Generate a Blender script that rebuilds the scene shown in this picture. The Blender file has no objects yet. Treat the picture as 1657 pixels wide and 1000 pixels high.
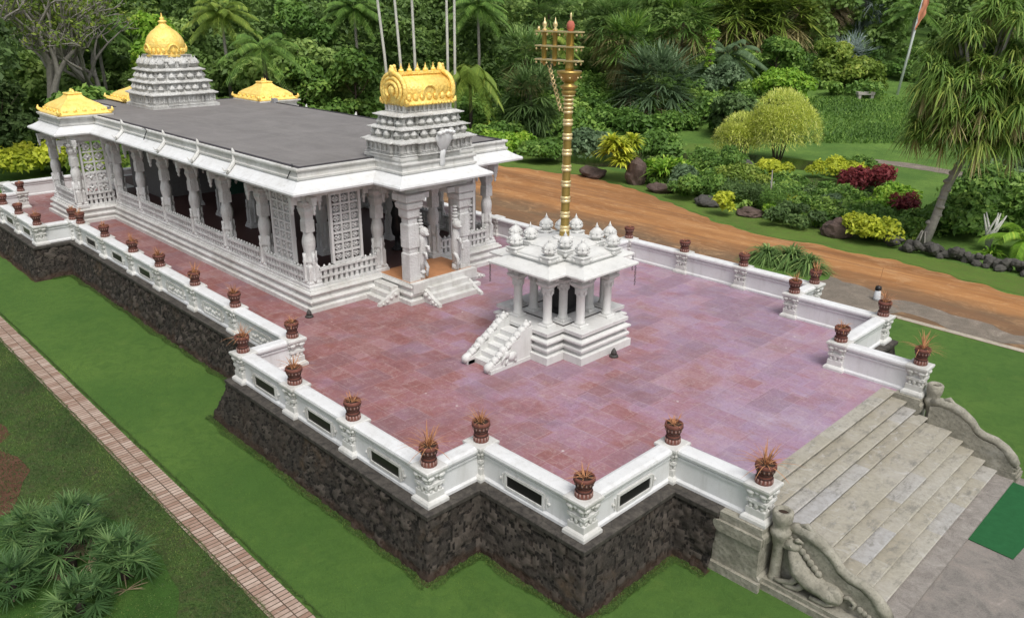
import bpy, math, random
import numpy as np
from mathutils import Vector, Matrix, noise
R=math.radians; PI=math.pi
sc=bpy.context.scene; COL=sc.collection
rng=np.random.default_rng(7); random.seed(7)
G=-1.42      # lawn level
FZ=0.10      # terrace paving level
CAM=(15.806,-18.377,10.277)
FWD=(-0.7123,0.7019)

# ------------------------------------------------------------------ tagging
def tag(o,label=None,cat=None,group=None,kind=None):
    if label: o['label']=label
    if cat: o['category']=cat
    if group: o['group']=group
    if kind: o['kind']=kind
    return o
def empty(name,loc,label,cat,group=None):
    o=bpy.data.objects.new(name,None); COL.objects.link(o); o.location=loc; o.empty_display_size=.3
    return tag(o,label,cat,group)
def kids(o): return [c for c in COL.objects if c.parent==o]
def copy_thing(src,loc,rz=None,label=None,scale=None,group=None):
    r=src.copy(); COL.objects.link(r); r.location=loc
    if rz is not None: r.rotation_euler=(0,0,rz)
    if scale is not None: r.scale=(scale,)*3 if not hasattr(scale,'__len__') else scale
    if label: r['label']=label
    if group: r['group']=group
    for c in kids(src):
        d=c.copy(); COL.objects.link(d); d.parent=r
        for e in kids(c):
            f=e.copy(); COL.objects.link(f); f.parent=d
    return r
def copy_part(src,parent,loc=(0,0,0),rz=0):
    d=src.copy(); COL.objects.link(d); d.parent=parent; d.location=loc; d.rotation_euler=(0,0,rz)
    for e in kids(src):
        f=e.copy(); COL.objects.link(f); f.parent=d
    return d

# ------------------------------------------------------------------ mesh builder
class MB:
    def __init__(s): s.V=[];s.F=[];s.M=[];s.S=[];s.m=0;s.smooth=False
    def face(s,idx): s.F.append(tuple(idx)); s.M.append(s.m); s.S.append(s.smooth)
    def add(s,vs,fs):
        b=len(s.V); s.V+= [tuple(v) for v in vs]
        for f in fs: s.face([b+i for i in f])
    def box(s,x0,x1,y0,y1,z0,z1):
        s.add([(x0,y0,z0),(x1,y0,z0),(x1,y1,z0),(x0,y1,z0),(x0,y0,z1),(x1,y0,z1),(x1,y1,z1),(x0,y1,z1)],
              [(3,2,1,0),(4,5,6,7),(0,1,5,4),(1,2,6,5),(2,3,7,6),(3,0,4,7)])
    def bc(s,c,sz,rz=0,rx=0,ry=0):
        M=Matrix.Rotation(rz,3,'Z')@Matrix.Rotation(ry,3,'Y')@Matrix.Rotation(rx,3,'X')
        vs=[]
        for z in (-.5,.5):
            for x,y in ((-.5,-.5),(.5,-.5),(.5,.5),(-.5,.5)):
                p=M@Vector((x*sz[0],y*sz[1],z*sz[2])); vs.append((c[0]+p.x,c[1]+p.y,c[2]+p.z))
        s.add(vs,[(3,2,1,0),(4,5,6,7),(0,1,5,4),(1,2,6,5),(2,3,7,6),(3,0,4,7)])
    def lathe(s,cx,cy,prof,n=16,z0=0,rot=0,sx=1,sy=1,square=False):
        if square: n=4; rot=PI/4
        k=math.sqrt(2) if square else 1
        vs=[];fs=[]
        for r,z in prof:
            for i in range(n):
                a=rot+2*PI*i/n; vs.append((cx+r*k*sx*math.cos(a),cy+r*k*sy*math.sin(a),z0+z))
        L=len(prof)
        for j in range(L-1):
            for i in range(n):
                fs.append((j*n+i,j*n+(i+1)%n,(j+1)*n+(i+1)%n,(j+1)*n+i))
        fs.append(tuple(range(n))[::-1]); fs.append(tuple((L-1)*n+i for i in range(n)))
        s.add(vs,fs)
    def sphere(s,c,r,n=10,m=6,sc_=(1,1,1),rotm=None):
        vs=[];fs=[]
        for j in range(1,m):
            t=PI*j/m
            for i in range(n):
                a=2*PI*i/n
                p=Vector((r*sc_[0]*math.sin(t)*math.cos(a),r*sc_[1]*math.sin(t)*math.sin(a),r*sc_[2]*math.cos(t)))
                if rotm: p=rotm@p
                vs.append((c[0]+p.x,c[1]+p.y,c[2]+p.z))
        for q in (1,-1):
            p=Vector((0,0,q*r*sc_[2])); 
            if rotm: p=rotm@p
            vs.append((c[0]+p.x,c[1]+p.y,c[2]+p.z))
        T=len(vs)-2
        for j in range(m-2):
            for i in range(n): fs.append((j*n+i,(j+1)*n+i,(j+1)*n+(i+1)%n,j*n+(i+1)%n))
        for i in range(n):
            fs.append((T,i,(i+1)%n)); fs.append((T+1,(m-2)*n+(i+1)%n,(m-2)*n+i))
        s.add(vs,fs)
    def tube(s,path,rad,n=8,cap=True,flat=1.0):
        P=[Vector(p) for p in path]; k=len(P)
        if not hasattr(rad,'__len__'): rad=[rad]*k
        vs=[];fs=[]; up=Vector((0,0,1)); prev=None
        for i in range(k):
            t=(P[min(i+1,k-1)]-P[max(i-1,0)]).normalized()
            if prev is None:
                a=t.cross(up)
                if a.length<.1: a=t.cross(Vector((1,0,0)))
            else: a=prev-t*prev.dot(t)
            a.normalize(); b=t.cross(a); prev=a
            for j in range(n):
                q=2*PI*j/n; vs.append(P[i]+a*math.cos(q)*rad[i]+b*math.sin(q)*rad[i]*flat)
        for i in range(k-1):
            for j in range(n): fs.append((i*n+j,i*n+(j+1)%n,(i+1)*n+(j+1)%n,(i+1)*n+j))
        if cap: fs.append(tuple(range(n))[::-1]); fs.append(tuple((k-1)*n+j for j in range(n)))
        s.add(vs,fs)
    def prism(s,pts,z0,z1):
        n=len(pts)
        s.add([(x,y,z0) for x,y in pts]+[(x,y,z1) for x,y in pts],
              [tuple(range(n))[::-1],tuple(range(n,2*n))]+[(i,(i+1)%n,n+(i+1)%n,n+i) for i in range(n)])
    def extrude_xz(s,pts,y0,y1):
        n=len(pts)
        s.add([(x,y0,z) for x,z in pts]+[(x,y1,z) for x,z in pts],
              [tuple(range(n)),tuple(range(n,2*n))[::-1]]+[(i,n+i,n+(i+1)%n,(i+1)%n) for i in range(n)])
    def extrude_yz(s,pts,x0,x1):
        n=len(pts)
        s.add([(x0,y,z) for y,z in pts]+[(x1,y,z) for y,z in pts],
              [tuple(range(n))[::-1],tuple(range(n,2*n))]+[(i,(i+1)%n,n+(i+1)%n,n+i) for i in range(n)])
    def sweep(s,poly,prof,closed=True,loop=False,caps=False):
        """poly: (x,y) points, ccw when closed; prof: (offset to the right/outward, z)"""
        n=len(poly); m=[]
        for i in range(n):
            p=Vector(poly[i])
            def nrm(a,b):
                d=(Vector(b)-Vector(a)).normalized(); return Vector((d.y,-d.x))
            if closed or 0<i<n-1:
                n1=nrm(poly[i-1],poly[i]); n2=nrm(poly[i],poly[(i+1)%n]); q=(n1+n2)
                q=q/(q.dot(n1)) if abs(q.dot(n1))>1e-6 else n1
            elif i==0: q=nrm(poly[0],poly[1])
            else: q=nrm(poly[-2],poly[-1])
            m.append(q)
        k=len(prof); vs=[];fs=[]
        for i in range(n):
            for o,z in prof: vs.append((poly[i][0]+m[i].x*o,poly[i][1]+m[i].y*o,z))
        e=n if closed else n-1; kk=k if loop else k-1
        for i in range(e):
            i2=(i+1)%n
            for j in range(kk):
                j2=(j+1)%k; fs.append((i*k+j,i2*k+j,i2*k+j2,i*k+j2))
        if caps and loop:
            fs.append(tuple(range(k))); fs.append(tuple((n-1)*k+j for j in range(k))[::-1])
        s.add(vs,fs)
    def build(s,name,mat,parent=None,world=True,**kw):
        me=bpy.data.meshes.new(name)
        off=Vector((0,0,0))
        if parent is not None and world:
            q=parent
            while q is not None: off+=Vector(q.location); q=q.parent
        me.from_pydata([(v[0]-off.x,v[1]-off.y,v[2]-off.z) for v in s.V],[],s.F)
        mats=mat if isinstance(mat,(list,tuple)) else [mat]
        for m_ in mats: me.materials.append(m_)
        me.polygons.foreach_set('material_index',s.M); me.polygons.foreach_set('use_smooth',s.S)
        import bmesh
        bm=bmesh.new(); bm.from_mesh(me); bmesh.ops.recalc_face_normals(bm,faces=bm.faces); bm.to_mesh(me); bm.free()
        me.update()
        o=bpy.data.objects.new(name,me); COL.objects.link(o)
        if parent is not None: o.parent=parent
        tag(o,**kw)
        return o
def np_mesh(name,V,F,tint,mat,parent=None,smooth=False,world=True,**kw):
    V=np.asarray(V,dtype=np.float32).reshape(-1,3).copy(); F=np.asarray(F,dtype=np.int32)
    if parent is not None and world: V-=np.array(parent.location,dtype=np.float32)
    me=bpy.data.meshes.new(name); nf,k=F.shape
    me.vertices.add(len(V)); me.vertices.foreach_set('co',V.ravel())
    me.loops.add(nf*k); me.loops.foreach_set('vertex_index',F.ravel())
    me.polygons.add(nf); me.polygons.foreach_set('loop_start',np.arange(nf,dtype=np.int32)*k)
    if smooth: me.polygons.foreach_set('use_smooth',np.ones(nf,dtype=bool))
    me.materials.append(mat)
    me.update(calc_edges=True)
    if tint is not None:
        a=me.attributes.new('tint','FLOAT','FACE'); a.data.foreach_set('value',np.asarray(tint,dtype=np.float32))
    o=bpy.data.objects.new(name,me); COL.objects.link(o)
    if parent is not None: o.parent=parent
    tag(o,**kw); return o

# ------------------------------------------------------------------ materials
class NT:
    def __init__(s,name,rough=.8,spec=.5):
        s.m=bpy.data.materials.new(name); s.m.use_nodes=True; s.t=s.m.node_tree; s.n=s.t.nodes; s.n.clear()
        s.out=s.n.new('ShaderNodeOutputMaterial'); s.b=s.n.new('ShaderNodeBsdfPrincipled')
        s.b.inputs['Roughness'].default_value=rough; s.b.inputs['Specular IOR Level'].default_value=spec
        s.t.links.new(s.b.outputs[0],s.out.inputs[0]); s.tc=None
    def L(s,a,b): s.t.links.new(a,b)
    def co(s,scale=1,loc=(0,0,0),rot=(0,0,0)):
        g=s.n.new('ShaderNodeNewGeometry') ; mp=s.n.new('ShaderNodeMapping')
        s.L(g.outputs['Position'],mp.inputs[0]); mp.inputs['Scale'].default_value=(scale,)*3 if not hasattr(scale,'__len__') else scale
        mp.inputs['Location'].default_value=loc; mp.inputs['Rotation'].default_value=rot
        return mp.outputs[0]
    def noise(s,scale,detail=4,rough=.55,co=None,dist=0):
        x=s.n.new('ShaderNodeTexNoise'); x.inputs['Scale'].default_value=scale; x.inputs['Detail'].default_value=detail
        x.inputs['Roughness'].default_value=rough; x.inputs['Distortion'].default_value=dist
        s.L(co if co is not None else s.co(),x.inputs['Vector']); return x.outputs['Fac']
    def vor(s,scale,feature='F1',co=None,out='Distance',rnd=1):
        x=s.n.new('ShaderNodeTexVoronoi'); x.feature=feature; x.inputs['Scale'].default_value=scale; x.inputs['Randomness'].default_value=rnd
        s.L(co if co is not None else s.co(),x.inputs['Vector']); return x.outputs[out]
    def ramp(s,fac,stops,interp='LINEAR'):
        r=s.n.new('ShaderNodeValToRGB'); e=r.color_ramp.elements; r.color_ramp.interpolation=interp
        while len(e)>1: e.remove(e[-1])
        for i,(p,c) in enumerate(stops):
            if not hasattr(c,'__len__'): c=(c,c,c)
            q=e[0] if i==0 else e.new(p); q.position=p; q.color=(*c,1)
        s.L(fac,r.inputs[0]); return r.outputs[0]
    def mix(s,fac,a,b,mode='MIX'):
        x=s.n.new('ShaderNodeMix'); x.data_type='RGBA'; x.blend_type=mode
        if hasattr(fac,'links'): s.L(fac,x.inputs[0])
        else: x.inputs[0].default_value=fac
        for v,i in ((a,6),(b,7)):
            if hasattr(v,'links'): s.L(v,x.inputs[i])
            else: x.inputs[i].default_value=(*v,1) if len(v)==3 else v
        return x.outputs[2]
    def math(s,op,a,b=None,c=None):
        x=s.n.new('ShaderNodeMath'); x.operation=op
        for i,v in enumerate((a,b,c)):
            if v is None: continue
            if hasattr(v,'links'): s.L(v,x.inputs[i])
            else: x.inputs[i].default_value=v
        return x.outputs[0]
    def bump(s,h,strength=.4,dist=.02,prev=None):
        x=s.n.new('ShaderNodeBump'); x.inputs['Strength'].default_value=strength; x.inputs['Distance'].default_value=dist
        s.L(h,x.inputs['Height']); 
        if prev is not None: s.L(prev,x.inputs['Normal'])
        return x.outputs[0]
    def fin(s,col=None,bump=None,rough=None,metal=None):
        if col is not None:
            if hasattr(col,'links'): s.L(col,s.b.inputs['Base Color'])
            else: s.b.inputs['Base Color'].default_value=(*col,1)
        if bump is not None: s.L(bump,s.b.inputs['Normal'])
        if rough is not None: s.L(rough,s.b.inputs['Roughness'])
        if metal is not None: s.b.inputs['Metallic'].default_value=metal
        return s.m
def mat_white(name,base=(.66,.66,.645),dirt=(.40,.40,.37),carve=0.0,amt=.5,bs=.3):
    t=NT(name,.65,.4)
    n1=t.noise(.9,6,.65); n2=t.noise(7,5,.6); n3=t.noise(40,3,.6)
    st=t.noise(1,5,.6,co=t.co((5,5,.6)))
    f=t.ramp(n1,[(.35,0),(.72,amt)])
    c=t.mix(f,base,dirt)
    c=t.mix(t.ramp(st,[(.52,0),(.70,.6*amt)]),c,(.34,.33,.29)); c=t.mix(t.ramp(t.noise(2.6,6,.75,co=t.co((1,1,.7),(7,1,2))),[(.60,0),(.74,.35*amt)]),c,(.26,.25,.22))
    c=t.mix(t.ramp(n2,[(.45,0),(.7,.35)]),c,tuple(.86*b for b in base))
    c=t.mix(t.ramp(n3,[(.30,.30),(.46,0)]),c,tuple(.62*q for q in base)); c=t.mix(t.ramp(t.noise(1.8,7,.8,co=t.co(1,(2,6,4)),dist=1.5),[(.56,0),(.70,.30*amt)]),c,(.42,.41,.36))
    bp=t.bump(n3,.3,.012)
    if carve>0:
        v=t.vor(carve,'F1'); v2=t.vor(carve*2.3,'F1')
        h=t.math('ADD',v,t.math('MULTIPLY',v2,.5))
        bp=t.bump(h,bs,.06,bp)
        c=t.mix(t.ramp(v,[(.0,.35),(.25,0)]),c,tuple(.62*b for b in base))
    return t.fin(c,bp)
M={}
M['white']=mat_white('white_granite',(.70,.70,.68),(.36,.345,.30),amt=.75)
M['carved']=mat_white('carved_granite',(.70,.70,.69),(.38,.375,.35),carve=14,amt=.7,bs=.35)
M['screen']=mat_white('screen_granite',(.68,.68,.67),(.36,.36,.34),amt=.5)
M['tower']=mat_white('weathered_granite',(.66,.66,.64),(.33,.32,.29),carve=12,amt=.9,bs=.5)
M['cap']=mat_white('white_coping',(.74,.75,.755),(.5,.49,.46),amt=.45)
M['pav']=mat_white('pale_granite',(.68,.68,.66),(.45,.45,.43),amt=.45)
def m_gold():
    t=NT('gold_leaf',.5,.5)
    n=t.noise(3.5,5,.6); v=t.vor(11,'F1')
    c=t.mix(t.ramp(n,[(.4,0),(.75,.8)]),(1.0,.755,.22),(.95,.53,.08))
    bp=t.bump(v,.45,.05,t.bump(t.noise(25,3),.3,.02))
    t.b.inputs['Emission Strength'].default_value=0
    return t.fin(c,bp,metal=.12)
M['gold']=m_gold()
def m_brass():
    t=NT('aged_brass',.38,.5)
    c=t.mix(t.noise(6,4),(.50,.34,.10),(.36,.25,.07)); return t.fin(c,t.bump(t.noise(30,3),.2,.01),metal=.7)
M['brass']=m_brass()
def m_brassl():
    t=NT('polished_brass',.35,.5); return t.fin(t.mix(t.noise(9,3),(.88,.74,.42),(.72,.55,.25)),metal=.5)
M['brass_light']=m_brassl()
def m_paving():
    t=NT('red_sandstone_paving',.5,.5)
    def brick(w,h,m,rot=0,loc=(0,0,0)):
        br=t.n.new('ShaderNodeTexBrick'); t.L(t.co(1,loc,(0,0,rot)),br.inputs['Vector'])
        br.inputs['Scale'].default_value=1; br.inputs['Brick Width'].default_value=w; br.inputs['Row Height'].default_value=h
        br.inputs['Mortar Size'].default_value=m; br.inputs['Mortar Smooth'].default_value=.8; br.offset=.5; br.inputs['Bias'].default_value=0
        br.inputs['Color1'].default_value=(0,0,0,1); br.inputs['Color2'].default_value=(1,1,1,1); br.inputs['Mortar'].default_value=(.5,.5,.5,1); return br
    br=brick(.9,.6,.012); br2=brick(1.5,.9,.010,PI/2,(.2,.1,0))
    g=t.n.new('ShaderNodeNewGeometry'); sp=t.n.new('ShaderNodeSeparateXYZ'); t.L(g.outputs['Position'],sp.inputs[0])
    # red stone drifting to purple at the open end: sky sheen painted into the colour
    rg=t.math('ADD',t.math('MULTIPLY_ADD',sp.outputs[0],.016,.30),t.math('MULTIPLY',sp.outputs[1],.026))
    n1=t.noise(.22,4,.55,dist=.8); n1b=t.noise(.75,5,.6,co=t.co(1,(5,7,0)),dist=1)
    cb=br.outputs['Color']
    f=t.math('ADD',t.math('ADD',rg,t.math('MULTIPLY',n1,.85)),t.math('ADD',t.math('MULTIPLY',n1b,.70),t.math('MULTIPLY',cb,.26)))
    f=t.math('SUBTRACT',f,.70)
    c=t.ramp(f,[(.08,(.235,.085,.075)),(.28,(.28,.115,.115)),(.43,(.315,.155,.18)),(.56,(.335,.19,.255)),(.76,(.335,.225,.325)),(1,(.42,.33,.42))])
    n2=t.noise(2.2,7,.72,dist=1.6)
    c=t.mix(t.ramp(n2,[(.50,0),(.74,.6)]),c,(.46,.34,.33))
    c=t.mix(t.ramp(t.noise(1.1,6,.7,co=t.co((1,2.4,1),(2,2,2),(0,0,.5))),[(.54,0),(.72,.5)]),c,(.30,.12,.085))
    n5=t.noise(.55,6,.65,co=t.co(1,(3,9,4)))
    c=t.mix(t.ramp(n5,[(.56,0),(.72,.5)]),c,(.20,.15,.17))
    c=t.mix(t.ramp(t.noise(.5,6,.7,co=t.co(1,(13,1,4))),[(.60,0),(.74,.5)]),c,(.44,.37,.36))
    c=t.mix(t.ramp(br2.outputs['Color'],[(0,.45),(.45,0)]),c,(.20,.13,.16)); c=t.mix(t.ramp(br2.outputs['Color'],[(.75,0),(1,.28)]),c,(.46,.33,.34)); c=t.mix(t.math('MULTIPLY',br2.outputs['Fac'],.35),c,(.56,.46,.46))
    fine=t.noise(14,6,.75)
    c=t.mix(t.ramp(fine,[(.28,.5),(.5,0)]),c,(.15,.08,.08)); c=t.mix(t.ramp(fine,[(.57,0),(.78,.5)]),c,(.54,.44,.46))
    med=t.noise(4.5,7,.8,dist=2.5)
    c=t.mix(t.ramp(med,[(.55,0),(.68,.45)]),c,(.55,.44,.42)); c=t.mix(t.ramp(med,[(.30,.45),(.44,0)]),c,(.19,.11,.12))
    sp2=t.vor(1.1,'F1',t.co(1,(4,4,4)))
    c=t.mix(t.ramp(sp2,[(.02,.75),(.05,0)]),c,(.66,.62,.6))
    mf=t.math('MULTIPLY',br.outputs['Fac'],t.ramp(t.noise(.9,4),[(.38,.05),(.62,.5)]))
    c=t.mix(mf,c,(.52,.43,.42))
    dm=t.noise(.38,5,.65,co=t.co(1,(6,1,1)),dist=1)
    c=t.mix(t.ramp(dm,[(.56,0),(.66,.35)]),c,(.17,.09,.12)); rr=t.ramp(dm,[(.40,.60),(.62,.32)])
    return t.fin(c,t.bump(fine,.3,.01),rough=rr)
M['paving']=m_paving()
def m_rubble():
    t=NT('dark_lava_stone',.92,.2)
    at=t.n.new('ShaderNodeAttribute'); at.attribute_name='tint'
    n=t.noise(1.4,7,.7); n2=t.noise(20,6,.8); n3=t.noise(5,6,.7,co=t.co(1,(4,2,8)))
    c=t.ramp(at.outputs['Fac'],[(0,(.010,.009,.008)),(.12,(.034,.030,.026)),(.5,(.050,.043,.037)),(.8,(.068,.058,.049)),(1,(.098,.083,.070))])
    c=t.mix(t.ramp(n,[(.46,0),(.68,.5)]),c,(.058,.040,.030))
    c=t.mix(t.ramp(n2,[(.48,0),(.75,.7)]),c,(.115,.10,.085)); c=t.mix(t.ramp(n3,[(.3,.75),(.5,0)]),c,(.013,.012,.011))
    c=t.mix(t.ramp(t.noise(.7,6,.7),[(.58,0),(.70,.5)]),c,(.12,.085,.055))
    g=t.n.new('ShaderNodeNewGeometry'); sx=t.n.new('ShaderNodeSeparateXYZ'); t.L(g.outputs['Position'],sx.inputs[0])
    low=t.math('ADD',t.math('MULTIPLY_ADD',sx.outputs[2],-2.2,-2.35),t.math('MULTIPLY',n,1.1))
    c=t.mix(t.ramp(low,[(.75,0),(1.1,.45)]),c,(.065,.036,.022))
    return t.fin(c,t.bump(n2,.8,.03,t.bump(n3,.5,.06)))
M['rubble']=m_rubble()
def m_ledge():
    t=NT('dark_coping_slabs',.85,.3); n=t.noise(6,6,.7)
    br=t.n.new('ShaderNodeTexVoronoi'); br.inputs['Scale'].default_value=1.6; t.L(t.co(),br.inputs['Vector']); br.feature='DISTANCE_TO_EDGE'
    c=t.mix(t.ramp(n,[(.35,0),(.7,1)]),(.034,.030,.027),(.105,.094,.080))
    c=t.mix(t.ramp(br.outputs['Distance'],[(0,.8),(.02,0)]),c,(.03,.028,.026))
    return t.fin(c,t.bump(n,.5,.03))
M['ledge']=m_ledge()
def m_grass(name,a,b,c3,ps=.35,fine=60):
    t=NT(name,.9,.15)
    n=t.noise(ps,6,.6); n2=t.noise(fine,3,.7); n3=t.noise(2.2,7,.75,dist=1)
    c=t.mix(t.ramp(n,[(.36,0),(.68,1)]),a,b); c=t.mix(t.ramp(n3,[(.42,0),(.66,.75)]),c,c3); c=t.mix(t.ramp(t.noise(1.1,6,.7,co=t.co(1,(7,7,7))),[(.58,0),(.74,.45)]),c,(b[0]*1.35,b[1]*1.05,b[2]*1.2))
    c=t.mix(t.ramp(n2,[(.4,.0),(.75,.45)]),c,tuple(1.5*x for x in a))
    c=t.mix(t.ramp(n2,[(.25,.5),(.45,0)]),c,tuple(.45*x for x in a))
    return t.fin(c,t.bump(n2,.8,.05))
M['lawn']=m_grass('bright_lawn',(.075,.158,.034),(.122,.215,.046),(.058,.122,.028),.22,70)
M['rough_grass']=m_grass('dark_weedy_grass',(.045,.082,.022),(.075,.13,.03),(.09,.065,.042),.8,45)
M['verge']=m_grass('verge_grass',(.09,.165,.03),(.14,.23,.04),(.13,.14,.045))
M['hillgrass']=m_grass('hill_grass',(.075,.15,.03),(.15,.25,.05),(.065,.12,.028),.3,14)
def m_dirt():
    t=NT('orange_dirt_road',.9,.2)
    n=t.noise(1,7,.65,co=t.co((.12,.8,1),rot=(0,0,R(3))),dist=.5); n2=t.noise(18,6,.8); n4=t.noise(.35,4); n6=t.noise(1.2,7,.75,co=t.co((.5,1,1),(9,9,9)),dist=1)
    c=t.ramp(n,[(.25,(.20,.085,.03)),(.45,(.36,.165,.06)),(.6,(.46,.225,.085)),(.8,(.54,.33,.16))])
    g=t.n.new('ShaderNodeNewGeometry'); sp=t.n.new('ShaderNodeSeparateXYZ'); t.L(g.outputs['Position'],sp.inputs[0])
    # damp grey-brown silt along the terrace side of the road
    e=t.math('ADD',t.math('MULTIPLY_ADD',sp.outputs[1],-.30,5.45),t.math('MULTIPLY',n4,1.2))
    c=t.mix(t.ramp(e,[(.35,0),(.9,.85)]),c,(.13,.098,.066))
    c=t.mix(t.ramp(n6,[(.50,0),(.68,.55)]),c,(.60,.38,.20)); c=t.mix(t.ramp(n6,[(.28,.5),(.42,0)]),c,(.20,.09,.04))
    rt_=t.noise(1,4,.6,co=t.co((.03,1.3,1),(0,4,0)))
    c=t.mix(t.ramp(rt_,[(.50,0),(.57,.6),(.64,0)]),c,(.22,.11,.055)); c=t.mix(t.ramp(t.noise(.9,7,.75,co=t.co((.35,1,1),(2,2,2)),dist=1),[(.60,0),(.68,.5)]),c,(.17,.11,.065))
    c=t.mix(t.ramp(n2,[(.4,0),(.75,.5)]),c,(.22,.12,.06)); c=t.mix(t.ramp(n2,[(.22,.4),(.36,0)]),c,(.62,.45,.30))
    return t.fin(c,t.bump(n2,.5,.03))
M['dirt']=m_dirt()
def m_gravel(name,stops,sc_=1.2):
    t=NT(name,.9,.2); n=t.noise(sc_,7,.7,dist=.8); n2=t.noise(40,4,.7)
    c=t.ramp(n,stops); c=t.mix(t.ramp(n2,[(.35,0),(.75,.4)]),c,stops[-1][1]); return t.fin(c,t.bump(n2,.8,.04))
M['gravel']=m_gravel('wet_gravel',[(.3,(.10,.085,.065)),(.5,(.16,.13,.10)),(.62,(.22,.18,.14)),(.75,(.50,.46,.40))])
M['gravel2']=m_gravel('grey_gravel',[(.3,(.12,.11,.10)),(.5,(.22,.20,.18)),(.65,(.28,.24,.21)),(.78,(.45,.42,.38))],2)
M['soil']=m_gravel('bare_brown_soil',[(.3,(.06,.03,.018)),(.5,(.11,.052,.032)),(.75,(.16,.085,.055))],2)
def m_brick():
    t=NT('path_bricks',.85,.3)
    br=t.n.new('ShaderNodeTexBrick'); t.L(t.co(1,(-.155,0,0),rot=(0,0,PI/2)),br.inputs['Vector'])
    br.inputs['Scale'].default_value=1; br.inputs['Brick Width'].default_value=.345; br.inputs['Row Height'].default_value=.135
    br.inputs['Mortar Size'].default_value=.014; br.offset=0; 
    br.inputs['Color1'].default_value=(.30,.19,.14,1); br.inputs['Color2'].default_value=(.52,.41,.34,1); br.inputs['Mortar'].default_value=(.06,.045,.03,1)
    c=t.mix(t.ramp(t.noise(2.5,6,.7),[(.4,0),(.75,.7)]),br.outputs['Color'],(.20,.13,.09))
    c=t.mix(t.ramp(t.noise(9,3),[(.6,0),(.8,.6)]),c,(.5,.42,.34))
    return t.fin(c,t.bump(br.outputs['Fac'],-.6,.02))
M['brick']=m_brick()
M['brick_pale']=m_gravel('pale_edge_bricks',[(.3,(.30,.26,.20)),(.5,(.44,.38,.30)),(.75,(.6,.55,.46))],5)
def m_steps():
    t=NT('greenish_granite_steps',.8,.35)
    n=t.noise(.8,6,.65); n2=t.noise(7,7,.75); g=t.n.new('ShaderNodeNewGeometry'); sx=t.n.new('ShaderNodeSeparateXYZ'); t.L(g.outputs['Position'],sx.inputs[0])
    st=t.math('FLOOR',t.math('MULTIPLY_ADD',sx.outputs[0],3.0,.2)); sz=t.math('ROUND',t.math('MULTIPLY_ADD',sx.outputs[2],5.99,-.67))
    yy=t.math('FLOOR',t.math('MULTIPLY_ADD',sz,.37,t.math('MULTIPLY',sx.outputs[1],.62)))
    cx=t.n.new('ShaderNodeCombineXYZ'); t.L(yy,cx.inputs[0]); t.L(sz,cx.inputs[1]); wn=t.n.new('ShaderNodeTexWhiteNoise'); t.L(cx.outputs[0],wn.inputs[0])
    c=t.ramp(wn.outputs['Value'],[(0,(.33,.30,.235)),(.45,(.385,.36,.295)),(.8,(.40,.38,.33)),(1,(.39,.385,.39))])
    c=t.mix(t.ramp(n2,[(.42,0),(.72,.7)]),c,(.22,.21,.175)); c=t.mix(t.ramp(n,[(.5,0),(.8,.6)]),c,(.42,.40,.37))
    c=t.mix(t.ramp(t.noise(2.4,6,.75,co=t.co((1.5,.6,1),(8,1,1))),[(.52,0),(.66,.7)]),c,(.15,.145,.13)); c=t.mix(t.ramp(t.noise(1.6,7,.8,co=t.co((1,1,1),(3,8,1)),dist=2),[(.55,0),(.66,.6)]),c,(.50,.49,.47))
    return t.fin(c,t.bump(n2,.4,.02))
M['steps']=m_steps()
def m_mossy():
    t=NT('mossy_carved_stone',.9,.25); n=t.noise(3,6,.7); n2=t.noise(18,5,.7); v=t.vor(8)
    c=t.mix(t.ramp(n,[(.35,0),(.7,1)]),(.36,.34,.28),(.20,.19,.15)); c=t.mix(t.ramp(n2,[(.50,0),(.75,.7)]),c,(.085,.082,.07)); c=t.mix(t.ramp(t.noise(1.3,5,.7,co=t.co(1,(5,5,5))),[(.55,0),(.7,.5)]),c,(.40,.39,.35))
    return t.fin(c,t.bump(v,.35,.04,t.bump(n2,.5,.02)))
M['mossy']=m_mossy()
def m_plain(name,c,rough=.7,spec=.4,var=.25,sc_=8,metal=None,bump=.3):
    t=NT(name,rough,spec); n=t.noise(sc_,5,.65)
    return t.fin(t.mix(t.ramp(n,[(.3,0),(.75,1)]),c,tuple(x*(1-var) for x in c)),t.bump(n,bump,.02),metal=metal)
def m_roof():
    t=NT('roof_membrane',.8,.25); n=t.noise(.5,7,.7,dist=1); n2=t.noise(9,5,.7); s=t.noise(1,5,.7,co=t.co((.25,2.2,1),(3,3,3)))
    c=t.mix(t.ramp(n,[(.35,0),(.7,1)]),(.225,.212,.205),(.165,.155,.150)); c=t.mix(t.ramp(s,[(.5,0),(.7,.4)]),c,(.27,.255,.24)); c=t.mix(t.ramp(n2,[(.5,0),(.75,.4)]),c,(.13,.12,.115))
    return t.fin(c,t.bump(n2,.2,.01))
M['roof']=m_roof()
M['edge']=m_plain('roof_edge_strip',(.05,.045,.05))
M['terra']=m_plain('brown_clay',(.20,.07,.05),.7,.4,.4,14)
M['terra_dark']=m_plain('dark_clay_bands',(.045,.018,.014),.7)
M['terra_pale']=m_plain('worn_clay_ribs',(.36,.22,.19),.8)
M['earth_shade']=m_plain('potting_soil_and_hole_shade',(.05,.03,.02),.95)
M['drygrass']=m_plain('dry_orange_leaf',(.52,.25,.12),.8,.3,.3,3)
M['plaque']=m_plain('black_granite_plaque',(.012,.013,.012),.3,.5)
M['interior']=m_plain('dark_red_floor',(.10,.05,.045),.6)
M['innerwall']=m_plain('inner_grey_stone',(.34,.34,.35),.8)
M['orange']=m_plain('orange_porch_floor',(.55,.26,.12),.6,.4,.35,1.5)
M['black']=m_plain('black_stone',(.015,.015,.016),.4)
M['carpet']=m_plain('green_mat',(.025,.115,.042),.95,.1,.2,5)
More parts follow.
